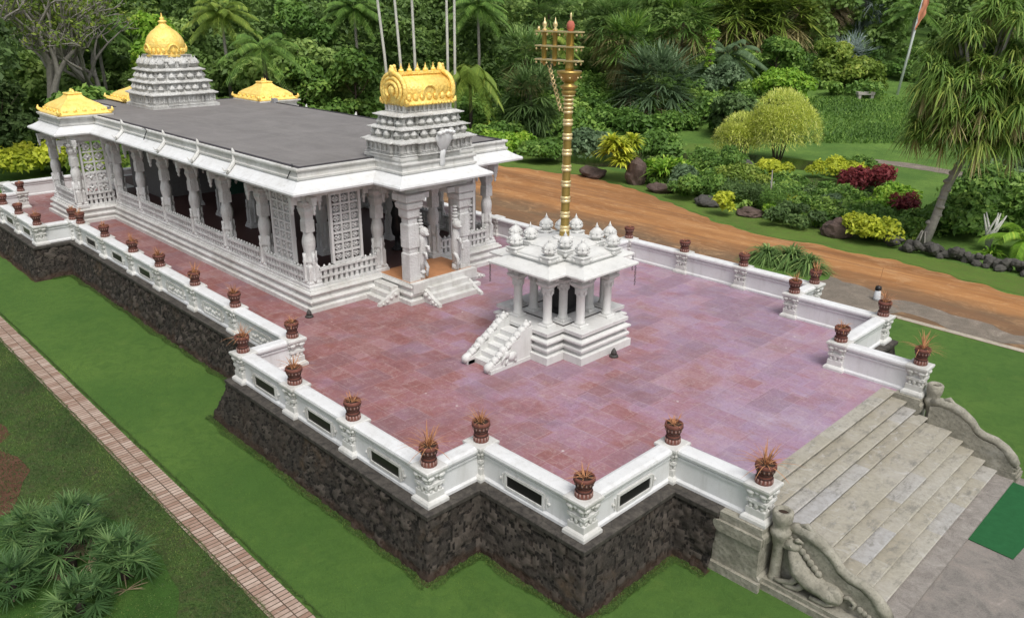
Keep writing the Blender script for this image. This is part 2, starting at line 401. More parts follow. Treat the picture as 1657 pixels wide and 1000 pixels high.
M['flag']=m_plain('faded_salmon_cloth',(.85,.36,.22),.9,.1,.15,3)
M['pole']=m_plain('white_painted_pole',(.7,.74,.72),.5)
M['rock']=m_plain('brown_boulder',(.14,.10,.085),.9,.2,.6,2.2,bump=1)
M['rock_grey']=m_plain('grey_boulder',(.11,.105,.095),.9,.2,.6,2.2,bump=1)
M['bark']=m_plain('grey_brown_bark',(.15,.12,.09),.9,.2,.5,6,bump=1)
M['pbark']=m_plain('pale_bark',(.34,.32,.28),.9,.2,.4,4)
M['wbark']=m_plain('white_bark',(.62,.62,.56),.8,.2,.3,2)
M['dbark']=m_plain('dark_bark',(.06,.05,.04),.9,.2,.5,6)
M['iron']=m_plain('dark_iron',(.06,.055,.05),.6)
M['conc']=m_plain('pale_concrete',(.45,.42,.38),.9,.2,.2,5)
M['skyblue']=m_plain('white_panel',(.62,.64,.66),.8)
M['curtain']=m_plain('dark_green_cloth',(.02,.07,.045),.9)
def m_water():
    t=NT('pond_water',.12,.5); return t.fin((.035,.034,.018),t.bump(t.noise(3,3),.08,.02))
M['water']=m_water()
def leaf(name,a,b,c=None,trans=.35,rough=.55,gain=1.34):
    a,b,c=[None if q is None else tuple(min(.85,x*gain) for x in q) for q in (a,b,c)]
    t=NT(name,rough,.3)
    at=t.n.new('ShaderNodeAttribute'); at.attribute_name='tint'
    st=[(0,a),(.6,b)]+([(1,c)] if c else [])
    col=t.ramp(at.outputs['Fac'],st)
    ob=t.n.new('ShaderNodeObjectInfo')
    t.L(col,t.b.inputs['Base Color'])
    tr=t.n.new('ShaderNodeBsdfTranslucent'); t.L(col,tr.inputs[0])
    mx=t.n.new('ShaderNodeMixShader'); mx.inputs[0].default_value=trans
    t.L(t.b.outputs[0],mx.inputs[1]); t.L(tr.outputs[0],mx.inputs[2]); t.L(mx.outputs[0],t.out.inputs[0])
    return t.m
M['leaf']=leaf('broad_leaf',(.045,.09,.02),(.10,.19,.035),(.22,.33,.06))
M['leaf_mid']=leaf('mid_green_leaf',(.05,.105,.022),(.115,.215,.04),(.26,.38,.08))
M['leaf_lime']=leaf('lime_leaf',(.09,.20,.02),(.19,.34,.035),(.36,.46,.06))
M['leaf_dark']=leaf('dark_leaf',(.045,.075,.026),(.085,.145,.045),(.18,.26,.085))
M['leaf_yellow']=leaf('yellow_leaf',(.16,.22,.02),(.42,.46,.04),(.72,.68,.09))
M['leaf_palm']=leaf('palm_leaf',(.055,.105,.03),(.125,.215,.06),(.28,.38,.13))
M['leaf_blue']=leaf('blue_green_leaf',(.055,.095,.045),(.105,.165,.08),(.20,.28,.15))
M['leaf_silver']=leaf('silver_leaf',(.14,.18,.17),(.26,.32,.30),(.42,.48,.46))
M['leaf_olive']=leaf('olive_yellow_leaf',(.08,.135,.02),(.17,.245,.04),(.36,.40,.08))
M['leaf_bamboo']=leaf('yellow_bamboo_leaf',(.30,.36,.07),(.54,.58,.14),(.78,.76,.30))
M['leaf_red']=leaf('red_leaf',(.07,.012,.016),(.17,.03,.035),(.30,.07,.06))
M['leaf_dead']=leaf('dead_frond',(.16,.12,.07),(.28,.22,.14),(.42,.36,.26))
M['leaf_tan']=leaf('tan_frond',(.22,.19,.08),(.36,.32,.15),(.55,.48,.27))
M['forest']=leaf('forest_leaf',(.065,.115,.032),(.145,.23,.055),(.30,.40,.11))
# ------------------------------------------------------------------ vegetation generators (numpy, local coordinates)
def unit(v): return v/np.maximum(np.linalg.norm(v,axis=-1,keepdims=True),1e-9)
def quads_at(P,Nn,size,aspect=.55,r=rng):
    """one leaf-shaped quad per point P, normal Nn"""
    n=len(P); t=unit(np.cross(Nn,r.normal(size=(n,3)))); b=np.cross(Nn,t)
    s=size*(.65+.7*r.random((n,1)))
    a=t*s; c=b*s*aspect
    V=np.stack([P-a,P-a*.1+c,P+a,P-a*.1-c],1)+Nn[:,None,:]*0
    V[:,2]+= -np.array([0,0,1])*s*.25
    F=np.arange(n*4).reshape(n,4); return V.reshape(-1,3),F
def crown(centers,radii,n,size,r=rng,flat=.8,up=.5,aspect=.55):
    centers=np.asarray(centers,float); radii=np.asarray(radii,float)
    w=radii**2; k=r.choice(len(centers),size=n,p=w/w.sum())
    d=unit(r.normal(size=(n,3))); d[:,2]=np.where(d[:,2]<-.35,-d[:,2],d[:,2])
    rad=radii[k][:,None]*(.62+.42*r.random((n,1))**.6)
    lump=1+.18*np.sin(d[:,:1]*7+k[:,None]*3)*np.cos(d[:,1:2]*6+k[:,None])
    P=centers[k]+d*rad*lump*np.array([1,1,flat])
    Nn=unit(d+np.array([0,0,up])+.75*r.normal(size=(n,3)))
    V,F=quads_at(P,Nn,size,aspect,r)
    ct=r.random(len(centers))
    tint=np.clip(.15+.45*ct[k]+.5*(r.random(n)-.35)+.12*d[:,2],0,1)
    return V,F,tint
def blades(base,dirs,length,width,droop,seg=4,r=rng,fold=0):
    """arching strap blades: base (n,3), dirs (n,3)"""
    n=len(base); L=np.broadcast_to(np.asarray(length,float),(n,)).reshape(n,1); Wd=np.broadcast_to(np.asarray(width,float),(n,)).reshape(n,1)
    side=unit(np.cross(dirs,np.array([0,0,1.])+.05*r.normal(size=(n,3))))
    rows=[]
    for j in range(seg+1):
        t=j/seg
        p=base+dirs*L*t-np.array([0,0,1.])*(droop*L*t*t)
        w=Wd*(1-t)**.7*(.5+1.1*t if t<.4 else .94) if t<1 else Wd*.03
        rows+= [p-side*w/2,p+side*w/2]
    A=np.stack(rows,1)  # n,2(seg+1),3
    b=np.arange(n)[:,None]*(2*(seg+1)); F=[]
    for j in range(seg): F.append(np.stack([b[:,0]+2*j,b[:,0]+2*j+1,b[:,0]+2*j+3,b[:,0]+2*j+2],1))
    F=np.stack(F,1).reshape(-1,4); return A.reshape(-1,3),F
def cat(parts):
    Vs=[];Fs=[];Ts=[];o=0
    for V,F,T in parts:
        Vs.append(V);Fs.append(F+o);Ts.append(T);o+=len(V)
    return np.concatenate(Vs),np.concatenate(Fs),np.concatenate(Ts)
def trunk_mb(h,r0,r1,lean=(0,0),limbs=5,spread=1.2,top=None,r=random,n=7):
    mb=MB(); mb.smooth=True; pts=[];rad=[]
    for i in range(6):
        t=i/5; pts.append((lean[0]*t+.06*h*.3*math.sin(3*t),lean[1]*t,h*t-.1)); rad.append(r0+(r1-r0)*t)
    rad[0]*=1.35; mb.tube(pts,rad,n)
    for k in range(limbs):
        a=2*PI*k/limbs+r.uniform(-.4,.4); z=h*r.uniform(.62,.95); L=spread*r.uniform(.7,1.2); t=z/h
        p0=Vector((lean[0]*t,lean[1]*t,z-.1)); 
        mb.tube([p0,p0+Vector((math.cos(a)*L*.5,math.sin(a)*L*.5,L*.35)),p0+Vector((math.cos(a)*L,math.sin(a)*L,L*.9))],[r1*.8,r1*.55,r1*.2],5)
    return mb
def hgt(x,y):
    d=(x-CAM[0])*FWD[0]+(y-CAM[1])*FWD[1]
    return G+max(0,d-76)*.13
def place(x,y): return (x,y,hgt(x,y)-.02)
# -- kinds of plant.  each returns the Empty / mesh object of one thing
def broad_tree(name,label,pos,h,w,leafm='leaf_mid',size=.3,n=5000,seed=1,bark='bark',base=.3,group=None,catg='tree'):
    r=np.random.default_rng(seed); rr=random.Random(seed)
    t=empty(name,pos,label,catg,group)
    th=h*.62; trunk_mb(th,.035*h*.6,.02*h*.5,(rr.uniform(-.5,.5),rr.uniform(-.5,.5)),6,w*.3,r=rr).build('trunk',M[bark],t,world=False)
    C=[];Rr=[]
    for i in range(16):
        a=r.random()*2*PI; q=math.sqrt(r.random())*w*.5*.72; z=h*(base+(1-base)*r.random()*.85)
        sh=1-.55*max(0,(z/h-.6)/.4)
        C.append((math.cos(a)*q*sh,math.sin(a)*q*sh,z)); Rr.append(w*(.13+.11*r.random()))
    V,F,T=crown(C,Rr,n,size,r); np_mesh('crown',V,F,T,M[leafm],t,world=False); return t
def shrub(name,label,pos,w,h,leafm,size=.12,n=1500,seed=1,lumps=9,group=None,catg='shrub',aspect=.5,up=.5):
    r=np.random.default_rng(seed); C=[];Rr=[]
    for i in range(lumps):
        a=r.random()*2*PI; q=math.sqrt(r.random())*w*.34
        C.append((math.cos(a)*q,math.sin(a)*q,h*(.3+.35*r.random()))); Rr.append(min(w,h*1.3)*(.24+.12*r.random()))
    V,F,T=crown(C,Rr,n,size,r,up=up,aspect=aspect); V[:,2]=np.maximum(V[:,2],.0)
    o=np_mesh(name,V,F,T,M[leafm],None,world=False,label=label,cat=catg,group=group); o.location=pos; return o
def strap_plant(name,label,pos,w,h,leafm,n=120,width=.09,seed=1,droop=.6,group=None,catg='plant',heads=1,stem=0,seg=4,minup=.15):
    r=np.random.default_rng(seed); parts=[]
    for k in range(heads):
        a=r.random()*2*PI; q=(w*.3*math.sqrt(r.random())) if heads>1 else 0
        c=np.array([math.cos(a)*q,math.sin(a)*q,stem*(.5+.5*r.random())])
        d=unit(np.stack([r.normal(size=n),r.normal(size=n),np.abs(r.normal(size=n))*1.0+minup],1))
        L=(w*.5 if heads==1 else w*.3)*(.75+.5*r.random(n))
        L=np.maximum(L,(h-stem)*.9*d[:,2])
        V,F=blades(np.tile(c,(n,1))+.03*r.normal(size=(n,3)),d,L,width,droop,seg,r)
        parts.append((V,F,np.repeat(np.clip(.5+.3*r.normal(size=n),0,1),seg)))
    V,F,T=cat(parts); V[:,2]=np.maximum(V[:,2],0.01)
    o=np_mesh(name,V,F,T,M[leafm],None,world=False,label=label,cat=catg,group=group); o.location=pos; return o
def fan_leaf(c,axis,rad,nb,r,width,droop=.15,spread=1.25*PI):
    """a fan of nb blades round the direction axis"""
    axis=axis/np.linalg.norm(axis); side=np.cross(axis,[0,0,1.]); side/=max(np.linalg.norm(side),1e-6); nn=np.cross(side,axis)
    an=np.linspace(-spread/2,spread/2,nb)+.04*r.normal(size=nb)
    d=np.cos(an)[:,None]*axis+np.sin(an)[:,None]*side+.10*r.normal(size=(nb,3))+ .25*nn*np.abs(np.sin(an))[:,None]
    return blades(np.tile(c,(nb,1)),unit(d),rad*(.85+.25*r.random(nb)),width,droop,3,r)
def fan_palm_crown(r,z,nf,pet,rad,nb=12,width=.09,low=-.35,high=1.3,dead=False):
    parts=[]
    for i in range(nf):
        el=low+(high-low)*((i+.5)/nf)**1.0+.12*r.normal(); a=i*2.399+.3*r.normal()
        d=np.array([math.cos(a)*math.cos(el),math.sin(a)*math.cos(el),math.sin(el)])
        c=np.array([0,0,z])+d*pet*(.8+.4*r.random())-np.array([0,0,.12*pet])
        V,F=fan_leaf(c,d+np.array([0,0,-.25]),rad,nb,r,width); parts.append((V,F,np.clip(np.repeat(.25+.5*r.random()+.12*r.normal(size=nb),3)+.15*math.sin(el),0,1)))
        Vp,Fp=blades(np.array([[0,0,z]]),unit((c-np.array([0,0,z]))[None]),np.linalg.norm(c-np.array([0,0,z])),.05,0.0,3,r); parts.append((Vp,Fp,np.full(3,.5)))
    return cat(parts)
def fan_palm(name,label,pos,th,rad,leafm='leaf_palm',nf=34,nb=12,skirt=0,skirtm='leaf_dead',seed=1,r0=.18,width=.1,pet=None,group=None,low=-.35,bark='bark',catg='palm'):
    r=np.random.default_rng(seed); t=empty(name,pos,label,catg,group); pet=pet or rad*.8
    mb=MB(); mb.smooth=True; mb.tube([(0,0,-.2),(.05*th*.3,0,th*.5),(0,0,th)],[r0*1.2,r0,r0*.9],8); mb.build('trunk',M[bark],t,world=False)
    V,F,T=fan_palm_crown(r,th,nf,pet,rad,nb,width,low); np_mesh('crown',V,F,T,M[leafm],t,world=False)
    if skirt:
        V,F,T=fan_palm_crown(r,th-.3,skirt,pet*.95,rad*.95,nb,width,-1.35,-.35); np_mesh('dead_leaf_skirt',V,F,T,M[skirtm],t,world=False)
    return t
def feather_crown(r,z,nf,L,leafn=26,leaflen=.6,width=.07,low=-.3,high=1.2,droop=.55,up=0):
    parts=[]
    for i in range(nf):
        el=low+(high-low)*((i+.5)/nf); a=i*2.399
        d=np.array([math.cos(a)*math.cos(el),math.sin(a)*math.cos(el),math.sin(el)])
        ts=np.linspace(.12,1,leafn); P=np.array([0,0,z])+d*L*ts[:,None]-np.array([0,0,1.])*droop*L*(ts**2)[:,None]
        tan=unit(d*L-np.array([0,0,1.])*2*droop*L*ts[:,None]); side=unit(np.cross(tan,[0,0,1.])+1e-6)
        for s_ in (-1,1):
            dd=unit(side*s_+tan*.55-np.array([0,0,.25+0*up]))
            V,F=blades(P,dd,leaflen*(1-.5*np.abs(ts-.45)),width,.35,2,r); parts.append((V,F,np.repeat(np.clip(.35+.3*r.random()+.15*r.normal(size=leafn),0,1),2)))
        V,F=blades(np.array([[0,0,z]]),d[None],L,.07,droop,4,r); parts.append((V,F,np.full(4,.8)))
    return cat(parts)
def feather_palm(name,label,pos,th,L,leafm='leaf_palm',nf=18,seed=1,r0=.16,group=None,bark='bark',**kw):
    r=np.random.default_rng(seed); t=empty(name,pos,label,'palm',group)
    mb=MB(); mb.smooth=True; mb.tube([(0,0,-.2),(.1,.05,th*.5),(0,0,th)],[r0*1.2,r0,r0*.8],8); mb.build('trunk',M[bark],t,world=False)
    V,F,T=feather_crown(r,th,nf,L,**kw); np_mesh('crown',V,F,T,M[leafm],t,world=False); return t
def boulder(name,label,pos,w,h,mat,seed=1,group=None):
    import bmesh
    bm=bmesh.new(); bmesh.ops.create_icosphere(bm,subdivisions=3,radius=1)
    for v in bm.verts:
        p=v.co.copy(); k=1+.35*noise.noise(p*1.3+Vector((seed*7.1,0,0)))+.12*noise.noise(p*3.5+Vector((0,seed*3.3,0)))
        v.co=Vector((p.x*w/2*k,p.y*w*.42*k,(p.z*.62+.38)*h*.62*k))
    me=bpy.data.meshes.new(name); bm.to_mesh(me); bm.free(); me.materials.append(mat)
    o=bpy.data.objects.new(name,me); COL.objects.link(o); o.location=pos; tag(o,label,'rock',group); return o

# ------------------------------------------------------------------ ground, lawns, road
def sheet(name,pts,z,mat,kind='structure',**kw):
    mb=MB(); mb.add([(x,y,z) for x,y in pts],[tuple(range(len(pts)))]); return mb.build(name,mat,kind=kind,**kw)
def wavy(pts,step=.6,amp=.12,seed=0):
    out=[]; n=len(pts)
    for i in range(n):
        a=Vector(pts[i]); b=Vector(pts[(i+1)%n]); L=(b-a).length; k=max(1,int(L/step)); d=(b-a)/L; q=Vector((d.y,-d.x))
        for j in range(k):
            p=a+d*(L*j/k); p+=q*amp*noise.noise(Vector((p.x*.9,p.y*.9,seed))); out.append((p.x,p.y))
    return out
def terrain():
    r=np.random.default_rng(3); V=[];nx,ny=120,90
    ds=np.concatenate([np.linspace(-30,76,46),np.linspace(79,330,44)])
    ss=np.linspace(-1,1,nx)
    for d in ds:
        for s in ss:
            lat=s*(70+max(d,0)*1.0)
            x=CAM[0]+FWD[0]*d+FWD[1]*lat; y=CAM[1]+FWD[1]*d-FWD[0]*lat
            z=hgt(x,y)-.012
            if d>84: z+=.25*noise.noise(Vector((x*.08,y*.08,0)))
            V.append((x,y,z))
    V=np.array(V); i=np.arange(len(ds)-1)[:,None]*nx+np.arange(nx-1)[None]; i=i.ravel()
    F=np.stack([i,i+1,i+nx+1,i+nx],1)
    np_mesh('ground',V,F,None,M['hillgrass'],smooth=True,kind='structure')
terrain()
sheet('rough_ground',[(-60,-12.6),(-60,-45),(40,-45),(40,-12.6)],G-.008,M['rough_grass'])
sheet('bare_soil',wavy([(-12,-14.2),(-8.6,-14.6),(-6.6,-14.5),(-4.9,-15.2),(-3.3,-16.4),(-3.5,-22),(-14,-22)],.5,.7),G-.004,M['soil'])
sheet('lawn',[(-60,-11.95),(30,-11.95),(30,-3.6),(-60,-3.6)],G,M['lawn'])
sheet('lawn',[(4.9,4.1),(5.0,14.25),(30,13.2),(30,4.1)],G,M['lawn'])
sheet('brick_path',[(-60,-12.58),(30,-12.68),(30,-12.0),(-60,-11.88)],G+.012,M['brick'])
sheet('brick_path',[(5.1,14.27),(30,13.22),(30,13.55),(4.8,14.6)],G+.012,M['brick_pale'])
sheet('dirt_road',wavy([(-75,13),(-36,8),(-30,7),(30,6.5),(40,15),(40,19.4),(16,19.9),(8,21.1),(5,21.7),(2,22.4),(-2,22.5),(-5,21.8),(-8.2,22.6),(-11.2,23.9),(-16.2,26),(-22.7,27.8),(-28.8,26.3),(-38,24),(-75,24)],.25,.55),G-.004,M['dirt'])
sheet('gravel_ground',wavy([(-4,10),(4.9,10),(4.9,14.9),(30,13.8),(30,14.6),(14,15.3),(9,16.1),(5,16.8),(1,17.6),(-1,16.6),(-3,15.4)],.5,.8),G+.004,M['gravel'])
sheet('gravel_ground',[(11.7,-3.85),(13,-3.75),(14.5,-3.9),(30,-4.2),(30,4.6),(13,4.4),(11.7,4.5)],G+.006,M['gravel2'])
sheet('verge',wavy([(40,19.6),(16,20.1),(8,21.3),(5,21.9),(2,22.6),(-2,22.7),(-5,22.0),(-8.2,22.8),(-11.2,24.1),(-16.2,26.2),(-22.7,28.0),(-28.8,26.5),(-38,24),(-38,33),(-23,31),(-16,29.6),(-10,27),(-5,26),(1.2,24.4),(7,24.2),(16,23.4),(40,23)],.25,.4),G-.001,M['verge'])
sheet('pond',wavy([(-26,31),(-22,33),(-21,38),(-15,40.5),(-12,43),(-14,47),(-19,46),(-25,41.5),(-27.5,39),(-31,43),(-36,44),(-36,36),(-31,31)],.8,.6),G+.004,M['water'])
sheet('garden_path',wavy([(-12,50),(-8,49.5),(-3,48.5),(4,47),(4,48.6),(-3,50.4),(-8,51.6),(-12,51.4)],.6,.4),G+.004,M['gravel'])
sheet('garden_bank',wavy([(-29,49),(-30,45),(-26,42.6),(-22,43.5),(-22,47),(-26,52)],.8,.5),G+.006,M['verge'])
sheet('garden_path',wavy([(-32,51),(-28.5,49.2),(-27.2,50.4),(-31,53)],.6,.3),G+.012,M['conc'])
sheet('garden_bed',wavy([(-22,30.5),(-16,29.3),(-10,27),(-5,25.8),(-1,25),(1,26),(0,29),(-4,32),(-3,36),(-8,41),(-14,39),(-20,34)],.8,.6),G+.002,m_grass('bed_cover',(.04,.08,.02),(.07,.12,.025),(.08,.05,.03),.8,9))
sheet('lawn',wavy([(-14,33),(-9,34),(-6,37),(-2.6,31.2),(-1.4,33.6),(-4.6,34.6),(-7.4,33.6),(-9,31.5),(-12,31)],.6,.3),G+.006,M['verge'])
# soil apron at the wall foot
# ------------------------------------------------------------------ terrace
XE,X9,X6,X5,X4,X3=9.172,6.864,3.753,.849,-1.872,-4.744
W0,W1,W2,W3,W4=4.35,7.47,9.0,7.41,8.92
XP=-24.51; XQ=-32.9; XR=-36.0; WR=7.4
near=[(XE,-W0),(X9,-W0),(X9,-W1),(X6,-W1),(X6,-W2),(X3,-W2),(X3,-W3),(XP,-W3),(XP,-W4),(XQ,-W4),(XQ,-WR),(XR,-WR),(XR,0)]
mir=lambda P:[(x,-y) for x,y in P][::-1]
full=mir(near)[:-1][1:] if False else None
ring=[(8.76,-W0)]+near[1:-1]+[(x,-y) for x,y in near[1:-1][::-1]]+[(8.76,W0)]   # clockwise seen from above?
sheet('terrace',ring,FZ,M['paving'])
def densify(poly,step):
    out=[];tags=[]
    for i in range(len(poly)-1):
        a,b=Vector(poly[i]),Vector(poly[i+1]); k=max(1,int((b-a).length/step))
        for j in range(k): out.append(a+(b-a)*j/k)
    out.append(Vector(poly[-1])); return out
def offs(poly,o,closed=False):
    res=[];n=len(poly)
    for i in range(n):
        def nrm(a,b):
            d=(Vector(b)-Vector(a)).normalized(); return Vector((d.y,-d.x))
        if 0<i<n-1:
            n1=nrm(poly[i-1],poly[i]); n2=nrm(poly[i],poly[i+1]); q=n1+n2; q=q/q.dot(n1)
        elif i==0: q=nrm(poly[0],poly[1])
        else: q=nrm(poly[-2],poly[-1])
        res.append((poly[i][0]+q.x*o,poly[i][1]+q.y*o))
    return res
def rubble_wall(poly,label,side):
    # side: +1 when "outside" is to the right of travel
    t=empty('retaining_wall',(poly[0][0],poly[0][1],G),label,'stone wall')
    p0=[(8.45,poly[0][1])]+poly[1:]
    top=offs(p0,.40*side); bot=offs(p0,.66*side); led=offs(p0,.46*side)
    # the near corner beside the inner step flares out at its foot
    for i,p in enumerate(p0):
        if abs(p[0]-X3)<.01 and abs(abs(p[1])-W2)<.01: bot[i]=(bot[i][0]-.65,bot[i][1])
    V=[];rows=26 if side<0 else 10; stp=.062 if side<0 else .2
    T=[];B=[]
    for i in range(len(p0)-1):
        a,b=Vector(top[i]),Vector(top[i+1]); c,d=Vector(bot[i]),Vector(bot[i+1]); k=max(1,int((b-a).length/stp))
        for j in range(k+(1 if i==len(p0)-2 else 0)):
            T.append(a.lerp(b,j/k)); B.append(c.lerp(d,j/k))
    n=len(T); tn=np.zeros((n,rows+1))
    for i in range(n):
        o=(B[i]-T[i]); o=o.normalized() if o.length>0 else Vector((0,0))
        for j in range(rows+1):
            s=j/rows; p=T[i].lerp(B[i],s); z=FZ-.10+(G-.05-(FZ-.10))*s
            c=Vector((p.x*3.3,p.y*3.3,z*3.9))+.35*noise.noise_vector(Vector((p.x*1.5,p.y*1.5,z*1.5))); dd,pt=noise.voronoi(c)
            k=min(1,(dd[1]-dd[0])*3.2); h=(math.sin(pt[0].x*12.9+pt[0].y*78.2+pt[0].z*37.7)*43758.5)%1
            q=(.035+.045*h)*k+.03*noise.noise(Vector((p.x*6,p.y*6,z*6)))-.03
            if j==0: q=0
            tn[i,j]=0 if k<.2 else .15+.85*h
            V.append((p.x+o.x*q,p.y+o.y*q,z+.02*noise.noise(Vector((p.x*9,p.y*9,z*9)))))
    i=(np.arange(n-1)[:,None]*(rows+1)+np.arange(rows)[None]).ravel()
    Fq=np.stack([i,i+1,i+rows+2,i+rows+1],1)
    if side<0: Fq=Fq[:,::-1]
    np_mesh('rubble_face',V,Fq,tn[:-1,:-1].ravel(),M['rubble'],t)
    mb=MB(); prof=[(-.1,FZ-.12),(.46*side,FZ-.12),(.47*side,FZ-.02),(.45*side,FZ-.004),(-.1,FZ-.004)]
    pp=densify(p0,.8); mb.sweep(p0,prof,closed=False,loop=True,caps=True); mb.build('coping',M['ledge'],t)
    return t
rubble_wall(near,'dark lava stone retaining wall under the white parapet on the lawn side nearest the camera',-1)
rubble_wall([(x,-y) for x,y in near],'dark lava stone retaining wall on the far side facing the dirt road',1)
def soil_edge(poly,side):
    p=[(8.45,poly[0][1])]+poly[1:]; bi=offs(p,.5*side); bo=offs(p,.74*side); V=[]
    for k,(x,y) in enumerate(p):
        if abs(x-X3)<.01 and abs(abs(y)-W2)<.01: bo[k]=(bo[k][0]-.72,bo[k][1])
    for i in range(len(p)-1):
        a,c=Vector(bi[i]),Vector(bi[i+1]); d,e=Vector(bo[i]),Vector(bo[i+1]); n=max(1,int((c-a).length/.22))
        for j in range(n):
            q=a.lerp(c,j/n); w=d.lerp(e,j/n); o=(w-q).normalized(); w=w+o*(.11*noise.noise(Vector((w.x*1.6,w.y*1.6,3)))+.05*noise.noise(Vector((w.x*6,w.y*6,3)))); V+= [(q.x,q.y,G+.004),(w.x,w.y,G+.004)]
    n=len(V)//2; mb=MB(); mb.add(V,[(2*i,2*i+1,2*i+3,2*i+2) for i in range(n-1)])
    mb.build('soil_strip',m_gravel('dark_edge_soil',[(.3,(.035,.022,.012)),(.5,(.06,.05,.02)),(.65,(.075,.04,.024)),(.8,(.13,.08,.05))],3),kind='structure')
soil_edge(near[:12],-1)
# parapet wall
def half_round(hw,z0,z1,n=5):
    return [(hw*math.cos(a),z0+(z1-z0)*math.sin(a)) for a in np.linspace(0,PI,n)]
wall_prof=[(-.17,FZ+.002),(-.17,FZ+.07),(-.125,FZ+.12),(-.12,FZ+.60),(-.16,FZ+.63),(-.16,FZ+.68),(-.13,FZ+.69),(-.20,FZ+.74),(-.215,FZ+.80),(-.20,FZ+.855),(-.12,FZ+.885),
           (.12,FZ+.885),(.20,FZ+.855),(.215,FZ+.80),(.20,FZ+.74),(.13,FZ+.69),(.16,FZ+.68),(.16,FZ+.63),(.12,FZ+.60),(.125,FZ+.12),(.17,FZ+.07),(.17,FZ+.002)]
def post_mesh():
    mb=MB(); z=FZ
    mb.lathe(0,0,[(.30,.002),(.30,.07),(.27,.12),(.225,.15),(.225,.30),(.215,.32),(.18,.34),(.18,.42),(.235,.45),(.235,.53),(.18,.56),(.18,.66),(.25,.70),(.26,.76),(.29,.79),(.305,.84),(.30,.885),(.27,.90)],square=True,z0=z)
    mb.smooth=True
    for a in range(4):
        c,s=math.cos(a*PI/2),math.sin(a*PI/2); Mz=Matrix.Rotation(a*PI/2,3,'Z')
        for q in (-1,1):
            def P(o,l): return (c*o-s*l*q,s*o+c*l*q)
            for o,l,z_,r_,sc3 in ((.205,.135,.47,.075,(.55,1.15,.75)),(.20,.13,.36,.055,(.5,.9,1.2)),(.19,.14,.26,.075,(.5,1.0,.8)),(.245,.15,.70,.085,(.6,1.2,.7)),(.225,.15,.61,.055,(.5,1.2,.8))):
                x,y=P(o,l); mb.sphere((x,y,z+z_),r_,8,6,sc3,Mz)
        x,y=c*.215,s*.215; mb.sphere((x,y,z+.40),.055,8,6,(.5,1,1.6),Mz); mb.sphere((c*.25,s*.25,z+.735),.06,8,6,(.6,1,.8),Mz)
    return mb
post_src=None
def parapet(poly,label,posts,side):
    global post_src
    t=empty('parapet',(poly[0][0],poly[0][1],0),label,'parapet wall')
    mb=MB(); mb.sweep(poly,wall_prof,closed=False,loop=True,caps=True); mb.build('wall',M['cap'],t)
    for x,y in posts:
        if post_src is None:
            post_src=post_mesh().build('post',M['white'],t,world=False); post_src.location=(x-t.location.x,y-t.location.y,0)
        else: copy_part(post_src,t,(x-t.location.x,y-t.location.y,0))
    return t
posts_near=[(XE,-W0),(X9,-W0),(X9,-W1),(X6,-W1),(X6,-W2),(X5,-W2),(X4,-W2),(X3,-W2),(X3,-W3)]+[(x,-W3) for x in (-8.4,-11.46,-14.54,-17.21,-20.37,-23.47,XP)]+[(XP,-W4),(-27.37,-W4),(-30.07,-W4),(XQ,-W4),(XQ,-WR),(XR,-WR)]
pn=parapet(near,'white granite parapet with carved posts and black plaques along the near lawn side',posts_near,-1)
pf=parapet([(x,-y) for x,y in near],'white granite parapet with plain inner panels along the far road side',[(x,-y) for x,y in posts_near],1)
def plaque(parent,a,b,outn,black=True):
    """a,b: ends of the wall stretch centreline; outn outward normal"""
    a=Vector(a);b=Vector(b); d=(b-a).normalized(); L=(b-a).length; mid=(a+b)/2; n=Vector(outn)
    w=min(1.15,L*.48) if black else min(1.35,L*.55); h=.34 if black else .38; zc=FZ+.34
    ang=math.atan2(d.y,d.x)
    mb=MB(); p=mid+n*.145
    fr=.06
    for s in (-1,1):
        mb.bc((p.x+d.x*s*w/2,p.y+d.y*s*w/2,zc),(fr,.05,h+fr),ang); mb.bc((p.x,p.y,zc+s*h/2),(w-fr,.05,fr),ang)
        mb.bc((p.x+d.x*s*(w/2+.10),p.y+d.y*s*(w/2+.10),zc),(.03,.04,h*.8),ang); mb.sphere((p.x+d.x*s*(w/2+.16),p.y+d.y*s*(w/2+.16),zc),.04,6,4)
    if not black:
        for k in range(7): mb.sphere((mid.x+n.x*.125+d.x*(k-3)*w*.12,mid.y+n.y*.125+d.y*(k-3)*w*.12,zc+.05*math.sin(k*2)),.07,7,5,(1,1,1.1))
    f=mb.build('plaque_frame' if black else 'relief_panel',M['white'],parent)
    if black:
        mb=MB(); q=mid+n*.132; mb.bc((q.x,q.y,zc),(w-fr-.002,.03,h-fr-.002),ang); o=mb.build('plaque',M['plaque'],parent)
for a,b,n_,bl in [((X9,-W0),(X9,-W1),(1,0),1),((X9,-W1),(X6,-W1),(0,-1),1),((X6,-W2),(X5,-W2),(0,-1),1),((X5,-W2),(X4,-W2),(0,-1),1),((X4,-W2),(X3,-W2),(0,-1),1),
    ((X3,-W3),(-8.4,-W3),(0,-1),0),((-8.4,-W3),(-11.46,-W3),(0,-1),0),((-11.46,-W3),(-14.54,-W3),(0,-1),0),((-14.54,-W3),(-17.21,-W3),(0,-1),1),((-17.21,-W3),(-20.37,-W3),(0,-1),1),((-20.37,-W3),(-23.47,-W3),(0,-1),1),
    ((XP,-W4),(-27.37,-W4),(0,-1),1),((-27.37,-W4),(-30.07,-W4),(0,-1),1),((-30.07,-W4),(XQ,-W4),(0,-1),1)]:
    plaque(pn,a,b,n_,bool(bl))

